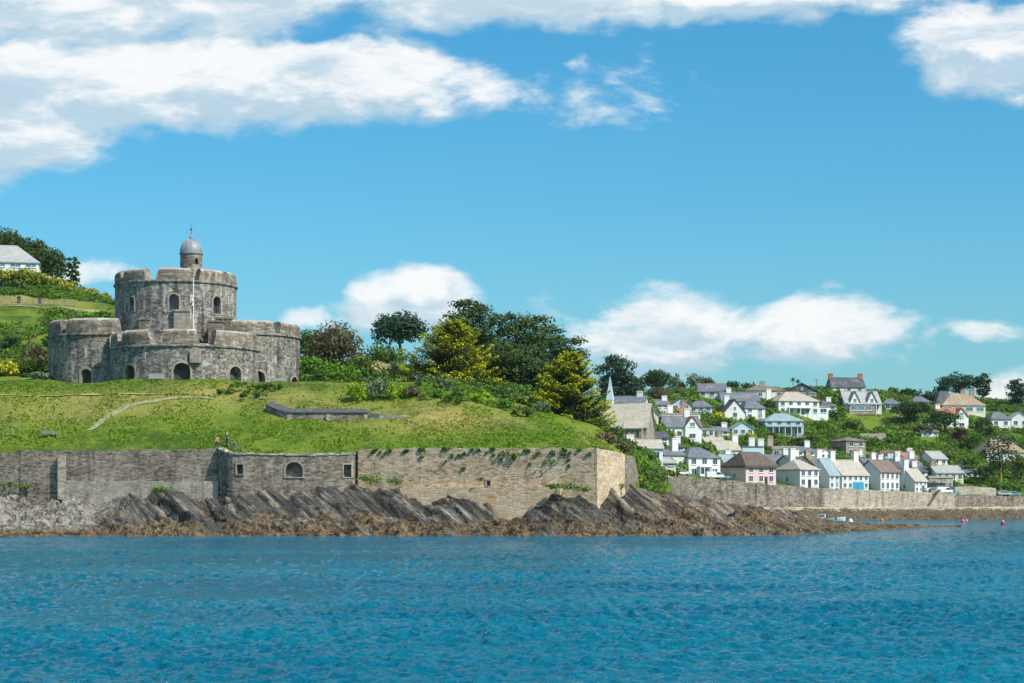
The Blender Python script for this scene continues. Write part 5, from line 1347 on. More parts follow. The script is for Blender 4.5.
def golden(name, label, cx, wpx, top, base, Y, seed):
    r = np.random.default_rng(seed)
    X = (cx - 512) * Y / F; zb = H + (Y0 - base) * Y / F - 0.6; zb = min(zb, hz1(X, Y) - 0.2)
    ht = H + (Y0 - top) * Y / F - zb; w = wpx * Y / F
    e = empty(name, (X, Y, zb), 0, label, 'tree')
    P, N, Mi = [], [], []
    mb = MB(); trunk_mesh(mb, ht * 0.85, 0.42)
    for k in range(230):
        f = r.uniform(0, 1) ** 1.05
        z0 = ht * (0.01 + 0.90 * f)
        prof = (1 - f) ** 0.85 * 1.16 + 0.12
        if f < 0.10: prof *= 0.8 + f * 2
        L = w / 2 * prof * r.uniform(0.68, 1.05)
        an = r.uniform(0, 6.28); rise = r.uniform(0.05, 0.38) + 0.65 * f
        dr = np.array((math.cos(an), math.sin(an), rise))
        st = np.array((0, 0, z0))
        n = int(40 + 240 * L / (w / 2))
        t = r.uniform(0.18, 1.0, n) ** 0.8
        wid = (0.05 + 0.17 * np.sin(np.clip((t - 0.15) / 0.85, 0, 1) * math.pi)) * L + 0.08
        side = np.array((-math.sin(an), math.cos(an), 0))
        sd = r.normal(size=n) * wid * 0.7
        curve = 0.22 * L * t * t - 0.16 * L * t                 # sag, then tips turning up
        p = st + dr * (L * t)[:, None] + side * sd[:, None] + np.array((0, 0, 1)) * (r.normal(size=n) * 0.10 + curve)[:, None]
        P.append(p); N.append(np.array((0, 0, 1.0)) + dr * 0.15 + r.normal(size=(n, 3)) * 0.40)
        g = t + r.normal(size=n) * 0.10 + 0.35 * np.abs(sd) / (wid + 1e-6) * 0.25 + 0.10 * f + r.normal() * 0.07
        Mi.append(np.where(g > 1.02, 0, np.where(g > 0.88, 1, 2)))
        if k % 5 == 0: mb.tube(tuple(st), tuple(st + dr * L * 0.8), 0.07, 0.02, 5, cap=False)
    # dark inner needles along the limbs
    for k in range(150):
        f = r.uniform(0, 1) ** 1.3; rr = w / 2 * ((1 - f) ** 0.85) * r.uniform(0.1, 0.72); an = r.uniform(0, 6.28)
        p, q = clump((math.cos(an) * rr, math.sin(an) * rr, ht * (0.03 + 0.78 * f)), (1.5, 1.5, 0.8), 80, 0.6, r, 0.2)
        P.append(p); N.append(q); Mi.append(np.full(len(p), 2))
    P = np.concatenate(P); N = np.concatenate(N); Mi = np.concatenate(Mi)
    V, Q = leaves(P, N, 0.46, 0.42, r)
    keep = P[:, 2] > -0.2
    Q = Q[keep]; Mi = Mi[keep]
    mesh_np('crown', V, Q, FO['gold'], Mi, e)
    mb.build('trunk', M['bark'], e)
    return e

golden('cypress_tree', 'left hand golden cypress with yellow tipped sprays beside the dark pines', 452, 100, 318, 398, 352, 5)
golden('cypress_tree', 'right hand golden cypress with yellow tipped sprays beside the church roof', 569, 90, 348, 441, 332, 6)
G = 'dark pines behind the golden cypresses'
tree('pine_tree', 'tallest dark pine, rising behind the left golden cypress', 'tree', 470, 62, 302, 385, 'pine', 'pine', low=0.12, seed=1, tiers=13)
tree('pine_tree', 'dark pine with a pointed leader midway between the two golden cypresses', 'tree', 530, 72, 320, 380, 'pine', 'pine', low=0.08, seed=2, tiers=12)
tree('pine_tree', 'dark pine standing directly behind the right golden cypress', 'tree', 565, 60, 338, 366, 'pine', 'pine', low=0.05, seed=3, tiers=12)
tree('pine_tree', 'low dark pine filling the gap under the pointed pine', 'tree', 508, 76, 346, 362, 'pine', 'pine', low=0.0, seed=8, tiers=11)
tree('pine_tree', 'dark pine with a round head, second from the left among the pines', 'tree', 500, 60, 313, 378, 'pine', 'pine', low=0.0, seed=21, tiers=11)
tree('pine_tree', 'low dark pine left of the right golden cypress', 'tree', 538, 56, 362, 358, 'pine', 'pine', low=0.0, seed=22, tiers=10)
tree('umbrella_pine', 'lone umbrella pine with a flat crown against the small white cloud', 'tree', 399, 64, 311, 420, 'round', 'pine_blue', seed=4, dens=1.3, crown_from=0.38)
tree('cedar_tree', 'blue green cedar behind the church spire', 'tree', 614, 50, 357, 640, 'pine', 'pine_blue', low=0.05, seed=5, tiers=11)
tree('cedar_tree', 'lower cedar right of the church spire', 'tree', 630, 26, 372, 640, 'round', 'pine_blue', seed=15)
tree('thorn_tree', 'brown twiggy wind-bent tree just right of the castle', 'tree', 334, 54, 324, 385, 'round', 'brown', seed=6, dens=0.9, crown_from=0.05)
tree('thorn_tree', 'dark green tree peeping out behind the right bastion', 'tree', 306, 34, 322, 398, 'round', 'green', seed=7, crown_from=0.05)
B = 'bush'
for (cx, w, top, Y, pal, label) in (
    (311, 26, 352, 352, 'bright', 'bright green bush touching the right bastion of the castle'),
    (330, 30, 358, 350, 'bright', 'second bright green bush from the right bastion'),
    (348, 24, 362, 352, 'bright', 'bright green bush in front of the brown twiggy tree'),
    (322, 20, 366, 345, 'green', 'darker bush at the foot of the bright bushes by the castle'),
    (384, 44, 342, 398, 'green', 'broad green bush beneath the umbrella pine'),
    (360, 34, 352, 380, 'olive', 'olive bush between the brown tree and the pine'),
    (381, 24, 360, 365, 'straw', 'straw coloured pampas clump below the umbrella pine'),
    (396, 28, 360, 355, 'grey', 'grey green bush left of the golden cypress'),
    (372, 22, 366, 352, 'green', 'small green bush above the round lime bush'),
    (415, 24, 372, 346, 'dark', 'dark bush at the foot of the left golden cypress'),
    (357, 28, 381.5, 318.5, 'lime', 'round clipped lime green bush on the slope'),
    (378, 34, 378, 320.5, 'grey', 'grey green bush beside the round lime bush'),
    (395, 26, 384, 320, 'lime', 'low lime bush right of the grey green bush'),
    (410, 24, 386, 320, 'brown', 'brown low shrub on the slope below the golden cypress'),
    (424, 28, 374, 334, 'grey', 'wide grey shrub under the left golden cypress'),
    (446, 28, 375.5, 328, 'grey', 'pale silver shrub under the left golden cypress'),
    (432, 28, 387, 319, 'bright', 'bright low bush in front of the silver shrub'),
    (461, 34, 386, 322, 'bright', 'bright bush at the top of the sloping hedge'),
    (482, 36, 392, 319, 'lime', 'yellow green bush second down the sloping hedge'),
    (502, 34, 398, 316, 'bright', 'bright green bush midway down the sloping hedge'),
    (520, 32, 405, 312, 'olive', 'olive bush low on the sloping hedge'),
    (543, 30, 401, 322, 'grey', 'grey bush left of the right golden cypress'),
    (523, 34, 396, 336, 'olive', 'olive bush under the pointed pine'),
    (497, 26, 388, 336, 'dark', 'dark bush between the pines and the sloping hedge'),
    (455, 34, 391, 316, 'green', 'green bush at the left end of the sloping hedge'),
    (8, 30, 362, 345, 'gorse', 'yellow flowering gorse bush at the left edge below the hill'),
    (40, 24, 371, 338, 'grey', 'grey green bush at the foot of the left bastion'),
    (15, 40, 336, 368, 'dark', 'dark thicket on the slope at the left edge'),
    (36, 34, 345, 362, 'brown', 'brown green thicket left of the castle'),
    (28, 30, 355, 350, 'olive', 'olive bush between the gorse and the castle'),
    (50, 24, 337, 372, 'green', 'green bush behind the left bastion'),
    (84, 40, 312, 405, 'bright', 'bright green bush above the left bastion'),
    (62, 30, 318, 400, 'bright', 'bright green bush below the wooden fence'),
    (105, 26, 310, 420, 'green', 'green bush touching the left side of the keep'),
    (243, 50, 381.5, 325, 'bright', 'bright green hedge bush below the arched gun ports'),
    (272, 40, 383.5, 324, 'green', 'green hedge bush left of the sunk battery'),
    (226, 26, 388, 322, 'olive', 'small olive bush on the castle lawn'),
    (252, 46, 390, 319, 'green', 'low dark bush above the sunk battery'),
    (606, 26, 430, 310, 'brown', 'brown heathy bush on the slope behind the ashlar corner'),
    (622, 24, 440, 305, 'brown', 'brown bush above the end of the sea wall'),
    (650, 22, 469, 385, 'bright', 'bright bush on the bank right of the sea wall'),
    (640, 18, 474, 335, 'olive', 'olive bush against the end wall'),
    (668, 22, 470, 430, 'olive', 'olive bush on the bank near the harbour wall'),
    (656, 20, 480, 372, 'bright', 'low bright bush at the bottom of the bank'),
    ):
    tree('bush', label, B, cx, w, top, Y, 'bush', pal)

# left hill hedges and trees
for (cx, w, top, Y, label) in ((8, 46, 226, 540, 'tall dark pine behind the hilltop bungalow'), (34, 40, 236, 545, 'dark pine right of the tall hilltop pine'), (-30, 50, 228, 545, 'dark pine behind the bungalow, cut by the left edge'), (55, 30, 248, 540, 'rounded dark pine at the right end of the hilltop group')):
    tree('pine_tree', label, 'tree', cx, w, top, Y, 'round', 'pine', seed=cx + 99, crown_from=0.05)
tree('pine_tree', 'small dark tree standing alone on the left hill skyline', 'tree', 73, 17, 258, 525, 'pine', 'pine', low=0.05, tiers=7)
k = 0
for cx in range(-40, 112, 11):
    lab = ['yellow topped hedge shrub at the left edge below the bungalow', 'yellow topped hedge shrub under the hilltop bungalow', 'yellow topped hedge shrub nearest the keep'][0 if cx < 0 else 1 if cx < 60 else 2]
    tree('hedge_shrub', lab + ', one of a row', 'hedge', cx, 22, 267.3 + max(0, cx - 30) * 0.33 + (k % 3) * 1.2, 482, 'bush', 'hedge_y' if cx != 60 else 'straw', group='yellow topped hedge on the left hill ' + 'abc'[0 if cx < 0 else 1 if cx < 60 else 2]); k += 1
for cx in range(-40, 120, 14):
    lab = ['dark hedge shrub under the yellow hedge at the left edge', 'dark hedge shrub above the straw field', 'dark hedge shrub beside the keep'][0 if cx < 0 else 1 if cx < 60 else 2]
    tree('hedge_shrub', lab + ', one of a row', 'hedge', cx, 24, 279 + max(0, cx - 20) * 0.22 + (k % 2) * 1.5, 468, 'bush', 'dark' if k % 2 else 'green', group='dark hedge on the left hill ' + 'abc'[0 if cx < 0 else 1 if cx < 60 else 2]); k += 1
for cx in range(20, 118, 12):
    tree('hedge_shrub', 'bright low hedge shrub along the upper edge of the straw field, one of a row', 'hedge', cx, 22, 289 + cx * 0.10, 450, 'bush', 'bright', group='bright hedge above the straw field')

# village trees
for (cx, w, top, Y, kind, pal, label) in (
    (657, 38, 368, 740, 'round', 'dark', 'big round dark green tree on the skyline right of the cedar'),
    (658, 30, 387, 690, 'round', 'brown', 'brownish round tree below the big round skyline tree'),
    (676, 17, 372, 790, 'airy', 'grey', 'left of two pale feathery trees on the skyline'),
    (693, 19, 372, 790, 'airy', 'grey', 'right of two pale feathery trees on the skyline'),
    (682, 9, 381, 765, 'round', 'purple', 'small dark purple tree between the feathery trees'),
    (706, 19, 377, 775, 'round', 'dark', 'round dark tree left of the hilltop gabled house'),
    (733, 22, 380, 800, 'round', 'dark', 'dark tree behind the long grey roofed hilltop house'),
    (748, 14, 381, 800, 'round', 'dark', 'small dark tree left of the brown roofed bungalow'),
    (695, 16, 388, 760, 'round', 'dark', 'low dark tree under the feathery trees'),
    (665, 20, 395, 700, 'round', 'green', 'green tree above the pale wide gable'),
    (719, 18, 412, 648, 'bush', 'gorse', 'bright yellow flowering bush in the village'),
    (707, 20, 413, 650, 'round', 'olive', 'olive tree left of the bright yellow bush'),
    (722, 22, 419, 635, 'round', 'dark', 'dark tree below the bright yellow bush'),
    (752, 14, 416, 645, 'round', 'green', 'green tree right of the small gabled house'),
    (766, 16, 403, 690, 'round', 'dark', 'dark tree right of the half slate cottage'),
    (773, 10, 431, 612, 'round', 'dark', 'dark tree in front of the veranda house'),
    (750, 20, 432, 612, 'round', 'lime', 'lime green tree below the small gabled house'),
    (776, 12, 438, 600, 'round', 'olive', 'small spiky tree behind the stone outbuilding'),
    (798, 30, 437, 612, 'round', 'dark', 'dark hedge tree below the veranda house'),
    (820, 30, 420, 670, 'round', 'bright', 'bright green tree right of the veranda house'),
    (812, 26, 433, 630, 'round', 'green', 'green tree below the veranda house'),
    (832, 22, 398, 735, 'round', 'dark', 'dark tree between the big villa and the twin gabled villa'),
    (828, 14, 396, 750, 'round', 'purple', 'reddish tree beside the big white villa'),
    (836, 24, 410, 705, 'round', 'green', 'green tree below the twin gabled villa'),
    (835, 34, 438, 640, 'round', 'dark', 'dark hedge tree above the harbour terrace chimneys'),
    (852, 24, 418, 690, 'round', 'olive', 'olive bushy tree in the terraced garden'),
    (873, 30, 436, 650, 'round', 'bright', 'bright green tree right of the brick house'),
    (895, 34, 436, 655, 'round', 'green', 'green tree in the middle of the big hedge'),
    (914, 26, 440, 650, 'round', 'bright', 'bright green tree right of the flat orange edged block'),
    (908, 30, 388, 800, 'round', 'dark', 'dark tree on the skyline above the spreading tree'),
    (930, 24, 390, 800, 'round', 'dark', 'dark skyline tree left of the tan roofed bungalow'),
    (893, 12, 387, 800, 'round', 'green', 'green tree on the skyline right of the grey skyline house'),
    (905, 11, 397, 750, 'round', 'brown', 'brown tree beside the teal fronted outbuilding'),
    (912, 44, 402, 715, 'umbrella', 'dark', 'spreading dark tree with a flat top, left one'),
    (944, 38, 411, 690, 'umbrella', 'dark', 'spreading dark tree with a flat top, right one'),
    (922, 22, 425, 685, 'round', 'dark', 'dark round tree under the spreading trees'),
    (960, 50, 375, 840, 'umbrella', 'pine_blue', 'dark blue conifer with a broad crown above the tan bungalow'),
    (983, 19, 374, 835, 'pine', 'pine_blue', 'narrow dark conifer on the right of the broad one'),
    (1018, 28, 381, 800, 'pine', 'pine_blue', 'dark conifer at the right edge of the skyline'),
    (983, 20, 418, 700, 'round', 'dark', 'dark clipped tree right of the red tiled house'),
    (990, 26, 424, 690, 'round', 'olive', 'olive tree below the blue grey roofed house'),
    (960, 18, 428, 680, 'round', 'purple', 'purple tree below the red tiled house'),
    (972, 26, 432, 668, 'round', 'green', 'green tree in front of the brown roof, left'),
    (950, 13, 452, 632, 'round', 'olive', 'small rust and green tree beside the white gabled cottage'),
    (968, 26, 455, 612, 'round', 'green', 'green tree right of the slate roofed shop'),
    (1000, 40, 434, 592, 'pine', 'pine', 'tall open dark tree standing by the right hand car park'),
    (1020, 24, 452, 610, 'round', 'olive', 'olive tree at the right edge behind the car park'),
    (985, 22, 462, 605, 'round', 'dark', 'dark tree at the foot of the tall open tree'),
    (716, 12, 450, 560, 'round', 'lime', 'lime bush behind the cream townhouse'),
    (705, 18, 443, 580, 'round', 'brown', 'brown tree behind the cream townhouse'),
    (640, 18, 424, 560, 'round', 'bright', 'bright bush right of the church'),
    (662, 14, 426, 575, 'round', 'bright', 'bright bush above the low white cottages'),
    (675, 10, 467, 495, 'bush', 'green', 'dark green bush left of the cream townhouse'),
    (1040, 40, 430, 700, 'round', 'green', 'green tree just beyond the right edge'),
    (635, 16, 452, 475, 'bush', 'brown', 'brown bush behind the low white cottages')):
    kw = dict(low=0.35, dens=0.55, tiers=8, tw=0.45) if 'tall open' in label else {}
    tree('bush' if kind == 'bush' else ('conifer' if pal == 'pine_blue' else 'tree'), label, 'bush' if kind == 'bush' else 'tree', cx, w, top, Y, kind, pal, size=2.6 * Y / F, **kw)
# cabbage palms on the skyline
for cx, top in ((793, 378), (798, 380)):
    X = (cx - 512) * 800 / F; zb = hz1(X, 800); ht = H + (Y0 - top) * 800 / F - zb
    e = empty('palm_tree', (X, 800, zb), 0, 'spiky palm on the skyline, ' + ('left' if cx == 793 else 'right') + ' of a pair behind the dark gabled house', 'palm')
    mb = MB(); trunk_mesh(mb, ht * 0.9, 0.2); mb.build('trunk', M['bark'], e)
    n = 160; an = rng.uniform(0, 6.28, n); el = rng.uniform(-0.4, 1.4, n); V = []
    for a, b_ in zip(an, el):
        d = np.array((math.cos(a) * math.cos(b_), math.sin(a) * math.cos(b_), math.sin(b_))); sd = np.array((-math.sin(a), math.cos(a), 0)) * 0.09
        c = np.array((0, 0, ht * 0.86)); V += [c - sd, c + sd, c + d * 1.6 + (0, 0, -0.25), c + d * 1.5 + (0, 0, -0.25)]
    mesh_np('crown', np.array(V), np.arange(4 * n).reshape(n, 4), FO['dark'], None, e)

# scrub and hedges that read as one mass over the village hill
def scrub():
    r = np.random.default_rng(11); P, N, Mi, Sz = [], [], [], []
    hx = np.array([(h[2] - 512) * Y / F for h, Y in zip(HOUSES, HY)]); hy = np.array(HY); hw = np.array([h[4] * Y / F / 2 + 1.0 for h, Y in zip(HOUSES, HY)])
    n = 8500
    px = r.uniform(600, 1100, n); Y = r.uniform(0, 1, n) ** 0.9 * 300 + Ywall(px) + 14
    X = (px - 512) * Y / F
    d = np.sqrt((X[:, None] - hx) ** 2 + ((Y[:, None] - hy) * 0.8) ** 2) - hw
    # keep a clear strip in front of every house so that fronts show
    front = ((np.abs(X[:, None] - hx) < hw) & (Y[:, None] < hy) & (Y[:, None] > hy - 10)).any(1)
    ok = (d.min(1) > 0) & ~front & (Y < 830) & (fbm(X / 18, Y / 18, seed=4, oct=2) > -0.62) & ~((px < 690) & (Y < 520))
    X, Y, px = X[ok], Y[ok], px[ok]; Z = hz(X, Y)
    for x, y, z in zip(X, Y, Z):
        rad = r.uniform(0.6, 1.9); pal = r.choice(4, p=[.33, .36, .25, .06])
        p, q = clump((x, y, z + rad * 0.35), (rad * 1.35, rad, rad * 0.95), int(26 * rad + 12), 0.8, r, 0.5)
        P.append(p); N.append(q); Mi.append(pal * 2 + r.integers(0, 2, len(p)))
    P = np.concatenate(P); N = np.concatenate(N)
    V, Q = leaves(P, N, 0.95, 0.7, r)
    return tag(mesh_np('hillside_scrub', V, Q, FO['mix'], np.concatenate(Mi)), 'mass of garden shrubs and hedges between the village houses', 'shrubs', kind='stuff')
scrub()
def lowscrub():
    r = np.random.default_rng(12); P, N, Mi = [], [], []
    n = 7000
    px = r.uniform(-60, 660, n); Y = r.uniform(300, 560, n)
    X = (px - 512) * Y / F
    wood = ((px > 300) & (Y > 344) & (Y < 440)) | ((px > 430) & (Y > 330) & (Y < 460) & (px < 640)) | ((px < 122) & (Y > 398) & (Y < 424) & (px > 44)) | ((px < 60) & (Y > 345) & (Y < 398)) | ((px < 125) & (Y > 446) & (Y < 492)) | ((px > 627) & (Y > 310) & (Y < 460))
    X, Y, px = X[wood], Y[wood], px[wood]; Z = hz(X, Y)
    for x, y, z in zip(X, Y, Z):
        rad = r.uniform(0.6, 1.6)
        p, q = clump((x, y, z + rad * 0.2), (rad * 1.4, rad, rad * 0.8), int(50 * rad + 12), 0.6, r, 0.5)
        P.append(p); N.append(q); Mi.append(r.choice(4, p=[.3, .3, .25, .15]) * 2 + r.integers(0, 2, len(p)))
    P = np.concatenate(P); N = np.concatenate(N); V, Q = leaves(P, N, 0.6, 0.7, r)
    return tag(mesh_np('headland_scrub', V, Q, FO['mix'], np.concatenate(Mi)), 'low tangled scrub between the trees of the headland', 'shrubs', kind='stuff')
lowscrub()
def tufts():
    r = np.random.default_rng(13); n = 60000
    px = r.uniform(-80, 640, n); Y = Yfront(px) + 0.4 + r.uniform(0, 1, n) ** 1.1 * 34
    dn = fbm((px - 512) * Y / F / 4.5, Y / 4.5, seed=6, oct=3)
    ok = (dn > 0.0) | (r.random(n) < 0.12)
    px, Y = px[ok], Y[ok]; X = (px - 512) * Y / F; Z = hz(X, Y); n = len(X)
    h = r.uniform(0.05, 0.19, n) * (1 + np.clip(fbm(X / 3, Y / 3, seed=9, oct=2), 0, 1)); an = r.uniform(0, 3.14, n); w = r.uniform(0.08, 0.22, n)
    lx, ly = r.normal(size=n) * 0.1, r.normal(size=n) * 0.1
    A = np.stack([X - np.cos(an) * w, Y - np.sin(an) * w, Z - 0.05], 1); B_ = np.stack([X + np.cos(an) * w, Y + np.sin(an) * w, Z - 0.05], 1)
    C_ = np.stack([X + lx + np.cos(an) * w * 0.8, Y + ly + np.sin(an) * w * 0.8, Z + h], 1); D = np.stack([X + lx - np.cos(an) * w * 0.8, Y + ly - np.sin(an) * w * 0.8, Z + h * 0.85], 1)
    V = np.stack([A, B_, C_, D], 1).reshape(-1, 3); Q = np.arange(4 * n).reshape(n, 4)
    dr = dryness(X, Y); mi = r.choice(3, n, p=[0.5, 0.45, 0.05]); mi = np.where(r.random(n) < dr * 0.6, 3, mi)
    gm = [foliage('grass_green', (0.14, 0.24, 0.018), (0.22, 0.32, 0.03)), foliage('grass_lush', (0.16, 0.29, 0.018), (0.24, 0.36, 0.03)), foliage('grass_deep', (0.08, 0.15, 0.016), (0.12, 0.20, 0.022)), foliage('grass_dry', (0.36, 0.30, 0.10), (0.46, 0.38, 0.14))]
    tag(mesh_np('grass', V, Q, gm, mi), 'rough grass and low weeds covering the headland lawn', 'grass', kind='stuff')
tufts()
# plants rooted in the wall tops and ledges
def wallplants():
    r = np.random.default_rng(14); P, N, Mi = [], [], []
    for k in range(44):
        px = r.uniform(366, 592); Yb = float(np.interp(px, [358, 450, 597], [291.6, 288.6, 284])); py = 448 + abs(r.normal()) * 6
        rad = r.uniform(0.10, 0.32)
        p, q = clump(W(px, py, Yb - 0.1), (rad * 1.3, rad * 0.6, rad), int(20 + 50 * rad), 0.3, r, 0.3); P.append(p); N.append(q); Mi.append(r.integers(0, 4, len(p)))
    for (px, py, Yb, rad) in ((552, 461, 285.3, .8), (505, 453, 286.8, .7), (515, 455, 286.4, .6), (163, 489, 290, .9), (158, 490, 290, .7), (372, 480, 289, 1.0), (395, 481, 288, .9), (366, 478, 290, .8), (560, 486, 283, .9), (572, 487, 282, 1.0), (585, 489, 282, .7), (552, 486, 283, .7), (620, 486, 292, .8), (480, 479, 286.5, .4), (10, 485, 299, 1.0), (25, 486, 298, .8)):
        p, q = clump(W(px, py, Yb), (rad * 1.6, rad, rad * 0.6), int(120 * rad), 0.32, r, 0.3); P.append(p); N.append(q); Mi.append(r.integers(0, 4, len(p)))
    P = np.concatenate(P); N = np.concatenate(N); V, Q = leaves(P, N, 0.34, 0.7, r)
    tag(mesh_np('wall_plants', V, Q, FO['mix'][:4], np.concatenate(Mi)), 'tufts of green plants rooted in the sea walls and ledges', 'plants', kind='stuff')
wallplants()

# ------------------------------------------------------------------ paths and small things
def ribbon(name, pts, wid, m, lift=0.05):
    mb = MB(); P = []
    for (a, b_) in zip(pts, pts[1:]):
        for t in np.linspace(0, 1, 14, endpoint=False): P.append((a[0] + (b_[0] - a[0]) * t, a[1] + (b_[1] - a[1]) * t))
    P.append(pts[-1]); P = [((p - 512) * Y / F, Y) for p, Y in P]
    for k, (a, b_) in enumerate(zip(P, P[1:])):
        d = Vector((b_[0] - a[0], b_[1] - a[1])).normalized(); nn = Vector((-d.y, d.x)) * wid / 2
        q = [(a[0] - nn.x, a[1] - nn.y), (b_[0] - nn.x, b_[1] - nn.y), (b_[0] + nn.x, b_[1] + nn.y), (a[0] + nn.x, a[1] + nn.y)]
        mb.poly([(x, y, hz1(x, y) + lift) for x, y in q])
    return tag(mb.build(name, m), kind='structure')
M['path'] = plain('worn_path', (0.27, 0.26, 0.13), 0.95, 0.25, 1.2)
M['mown'] = plain('mown_strip', (0.27, 0.30, 0.08), 0.95, 0.2, 0.8)
ribbon('path', [(72, 303.5), (84, 306.0), (104, 311.5), (130, 314.0), (165, 315.5), (214, 316.2)], 1.0, M['path'], 0.10)
ribbon('path', [(-60, 321.0), (60, 320.5), (150, 319.8), (215, 319.2)], 1.7, M['mown'], 0.20)
ribbon('path', [(-60, 428), (40, 427.5), (80, 428), (105, 430)], 1.6, M['path'], 0.08)

# wooden steps with handrail down from the lawn to the gun platform
def rail_fence(name, label, pts, hgt, nrail, m, post=0.07, rail=0.045, zoff=0.0):
    Pp = [((p - 512) * Y / F, Y) for p, Y in pts]
    e = empty(name, (Pp[0][0], Pp[0][1], hz1(*Pp[0])), 0, label, 'fence'); inv = Matrix.Translation(-Vector(e.location))
    zz = [hz1(*p) + zoff for p in Pp]
    for p, z in zip(Pp, zz):
        mb = MB(); mb.box(p[0] - post, p[0] + post, p[1] - post, p[1] + post, z - 0.3, z + hgt); o = mb.build('post', m, e); o.matrix_parent_inverse = inv
    for k in range(nrail):
        f = (k + 0.85) / nrail if nrail > 1 else 0.92
        mb = MB()
        for (a, za), (b_, zb) in zip(zip(Pp, zz), list(zip(Pp, zz))[1:]): mb.tube((a[0], a[1], za + hgt * f), (b_[0], b_[1], zb + hgt * f), rail, n=6)
        o = mb.build('rail', m, e); o.matrix_parent_inverse = inv
rail_fence('handrail', 'grey wooden handrail beside the people on the sea wall', [(228.5, 296.0), (232, 295.2), (237, 294.4), (243, 293.8)], 1.15, 2, M['wood'])
rail_fence('fence', 'weathered post and rail fence below the straw field on the left hill', [(-30 + 10.5 * k, 429 + 0.2 * k) for k in range(11)], 1.3, 3, M['wood'], 0.09, 0.06)
rail_fence('fence', 'thin wire fence on the lawn right of the castle', [(262 + 9 * k, 326.0 - 0.25 * k) for k in range(10)], 1.2, 3, M['iron'], 0.035, 0.012)
rail_fence('fence', 'wire fence on the wall top at the far left', [(-20 + 8 * k, 302.2 - 0.05 * k) for k in range(6)], 1.2, 3, M['wood'], 0.05, 0.014)
bench(49, 446, 301.5, 4, 'low wooden bench on the grass above the left sea wall', 2.6)
for cx, lab in ((19, 'dark litter bin in the straw field by the fence'), (40, 'second dark bin in the straw field, nearer the castle')):
    X = (cx - 512) * 436 / F; e = empty('litter_bin', (X, 436, hz1(X, 436)), 0, lab, 'bin')
    mb = MB(); mb.lathe([(0.02, 0), (0.36, 0.0), (0.40, 1.15), (0.36, 1.15), (0.33, 0.9)], n=14); mb.build('drum', M['iron'], e)
    mb = MB(); mb.lathe([(0.43, 1.2), (0.43, 1.3), (0.25, 1.55), (0.01, 1.6)], n=14); mb.build('lid', M['iron'], e)

# two visitors on the wall top
def person(px, Y, rz, label, shirt, legs, hair, zoff=0.0, sc=1.0):
    X = (px - 512) * Y / F
    e = empty('person', (X, Y, hz1(X, Y) + zoff), R(rz), label, 'person'); e.scale = (sc,) * 3
    def skin(name, pts, edges, rad, m, parent, lev=2):
        me = bpy.data.meshes.new(name); me.from_pydata(pts, edges, []); o = bpy.data.objects.new(name, me); link(o, parent)
        me.materials.append(m); md = o.modifiers.new('skin', 'SKIN')
        for v, r_ in zip(me.skin_vertices[0].data, rad): v.radius = r_ if isinstance(r_, tuple) else (r_, r_)
        me.skin_vertices[0].data[0].use_root = True
        sb = o.modifiers.new('smooth', 'SUBSURF'); sb.levels = sb.render_levels = lev
        return o
    pts = [(0, 0, 0.92), (0, 0, 1.10), (0, 0, 1.38), (0, -0.01, 1.50), (0, -0.02, 1.60), (0, -0.03, 1.70),
           (0.10, 0, 0.86), (0.11, -0.03, 0.48), (0.11, 0.0, 0.08), (0.11, -0.15, 0.04), (-0.10, 0, 0.86), (-0.12, 0.05, 0.48), (-0.12, 0.10, 0.08), (-0.12, -0.05, 0.04),
           (0.20, 0, 1.40), (0.25, 0.03, 1.14), (0.24, -0.10, 0.92), (0.24, -0.14, 0.84), (-0.20, 0, 1.40), (-0.25, 0.03, 1.14), (-0.24, -0.10, 0.92), (-0.24, -0.14, 0.84)]
    ed = [(0, 1), (1, 2), (2, 3), (3, 4), (4, 5), (0, 6), (6, 7), (7, 8), (8, 9), (0, 10), (10, 11), (11, 12), (12, 13), (2, 14), (14, 15), (15, 16), (16, 17), (2, 18), (18, 19), (19, 20), (20, 21)]
    rad = [(.15, .11), (.13, .10), (.15, .10), .055, (.075, .095), (.075, .09), .085, .058, .042, .035, .085, .058, .042, .035, .055, .043, .033, .035, .055, .043, .033, .035]
    skin('body', pts, ed, rad, M['skin'], e)
    skin('shirt', [pts[i] for i in (0, 1, 2, 14, 15, 18, 19)], [(0, 1), (1, 2), (2, 3), (3, 4), (2, 5), (5, 6)], [(.17, .13), (.15, .12), (.17, .12), .07, .056, .07, .056], M[shirt], e)
    skin('trousers', [(0, 0, 0.95)] + [pts[i] for i in (6, 7, 8, 10, 11, 12)], [(0, 1), (1, 2), (2, 3), (0, 4), (4, 5), (5, 6)], [(.16, .125), .10, .075, .06, .10, .075, .06], M[legs], e)
    mb = MB(); mb.lathe([(0.105 * math.cos(t), 0.13 * math.sin(t)) for t in np.linspace(-0.5, 1.5, 8)], (0, 0.015, 1.68), 12); mb.build('hair', M[hair], e, smooth=True)
    return e
person(217, 295.3, 15, 'person in a bright pink top and dark trousers standing on the sea wall', 'pink_paint', 'navy', 'hair', 0.3)
person(227, 296.4, -20, 'pale haired person in dark clothes at the top of the handrail', 'navy', 'navy', 'hair_pale', 0.3)

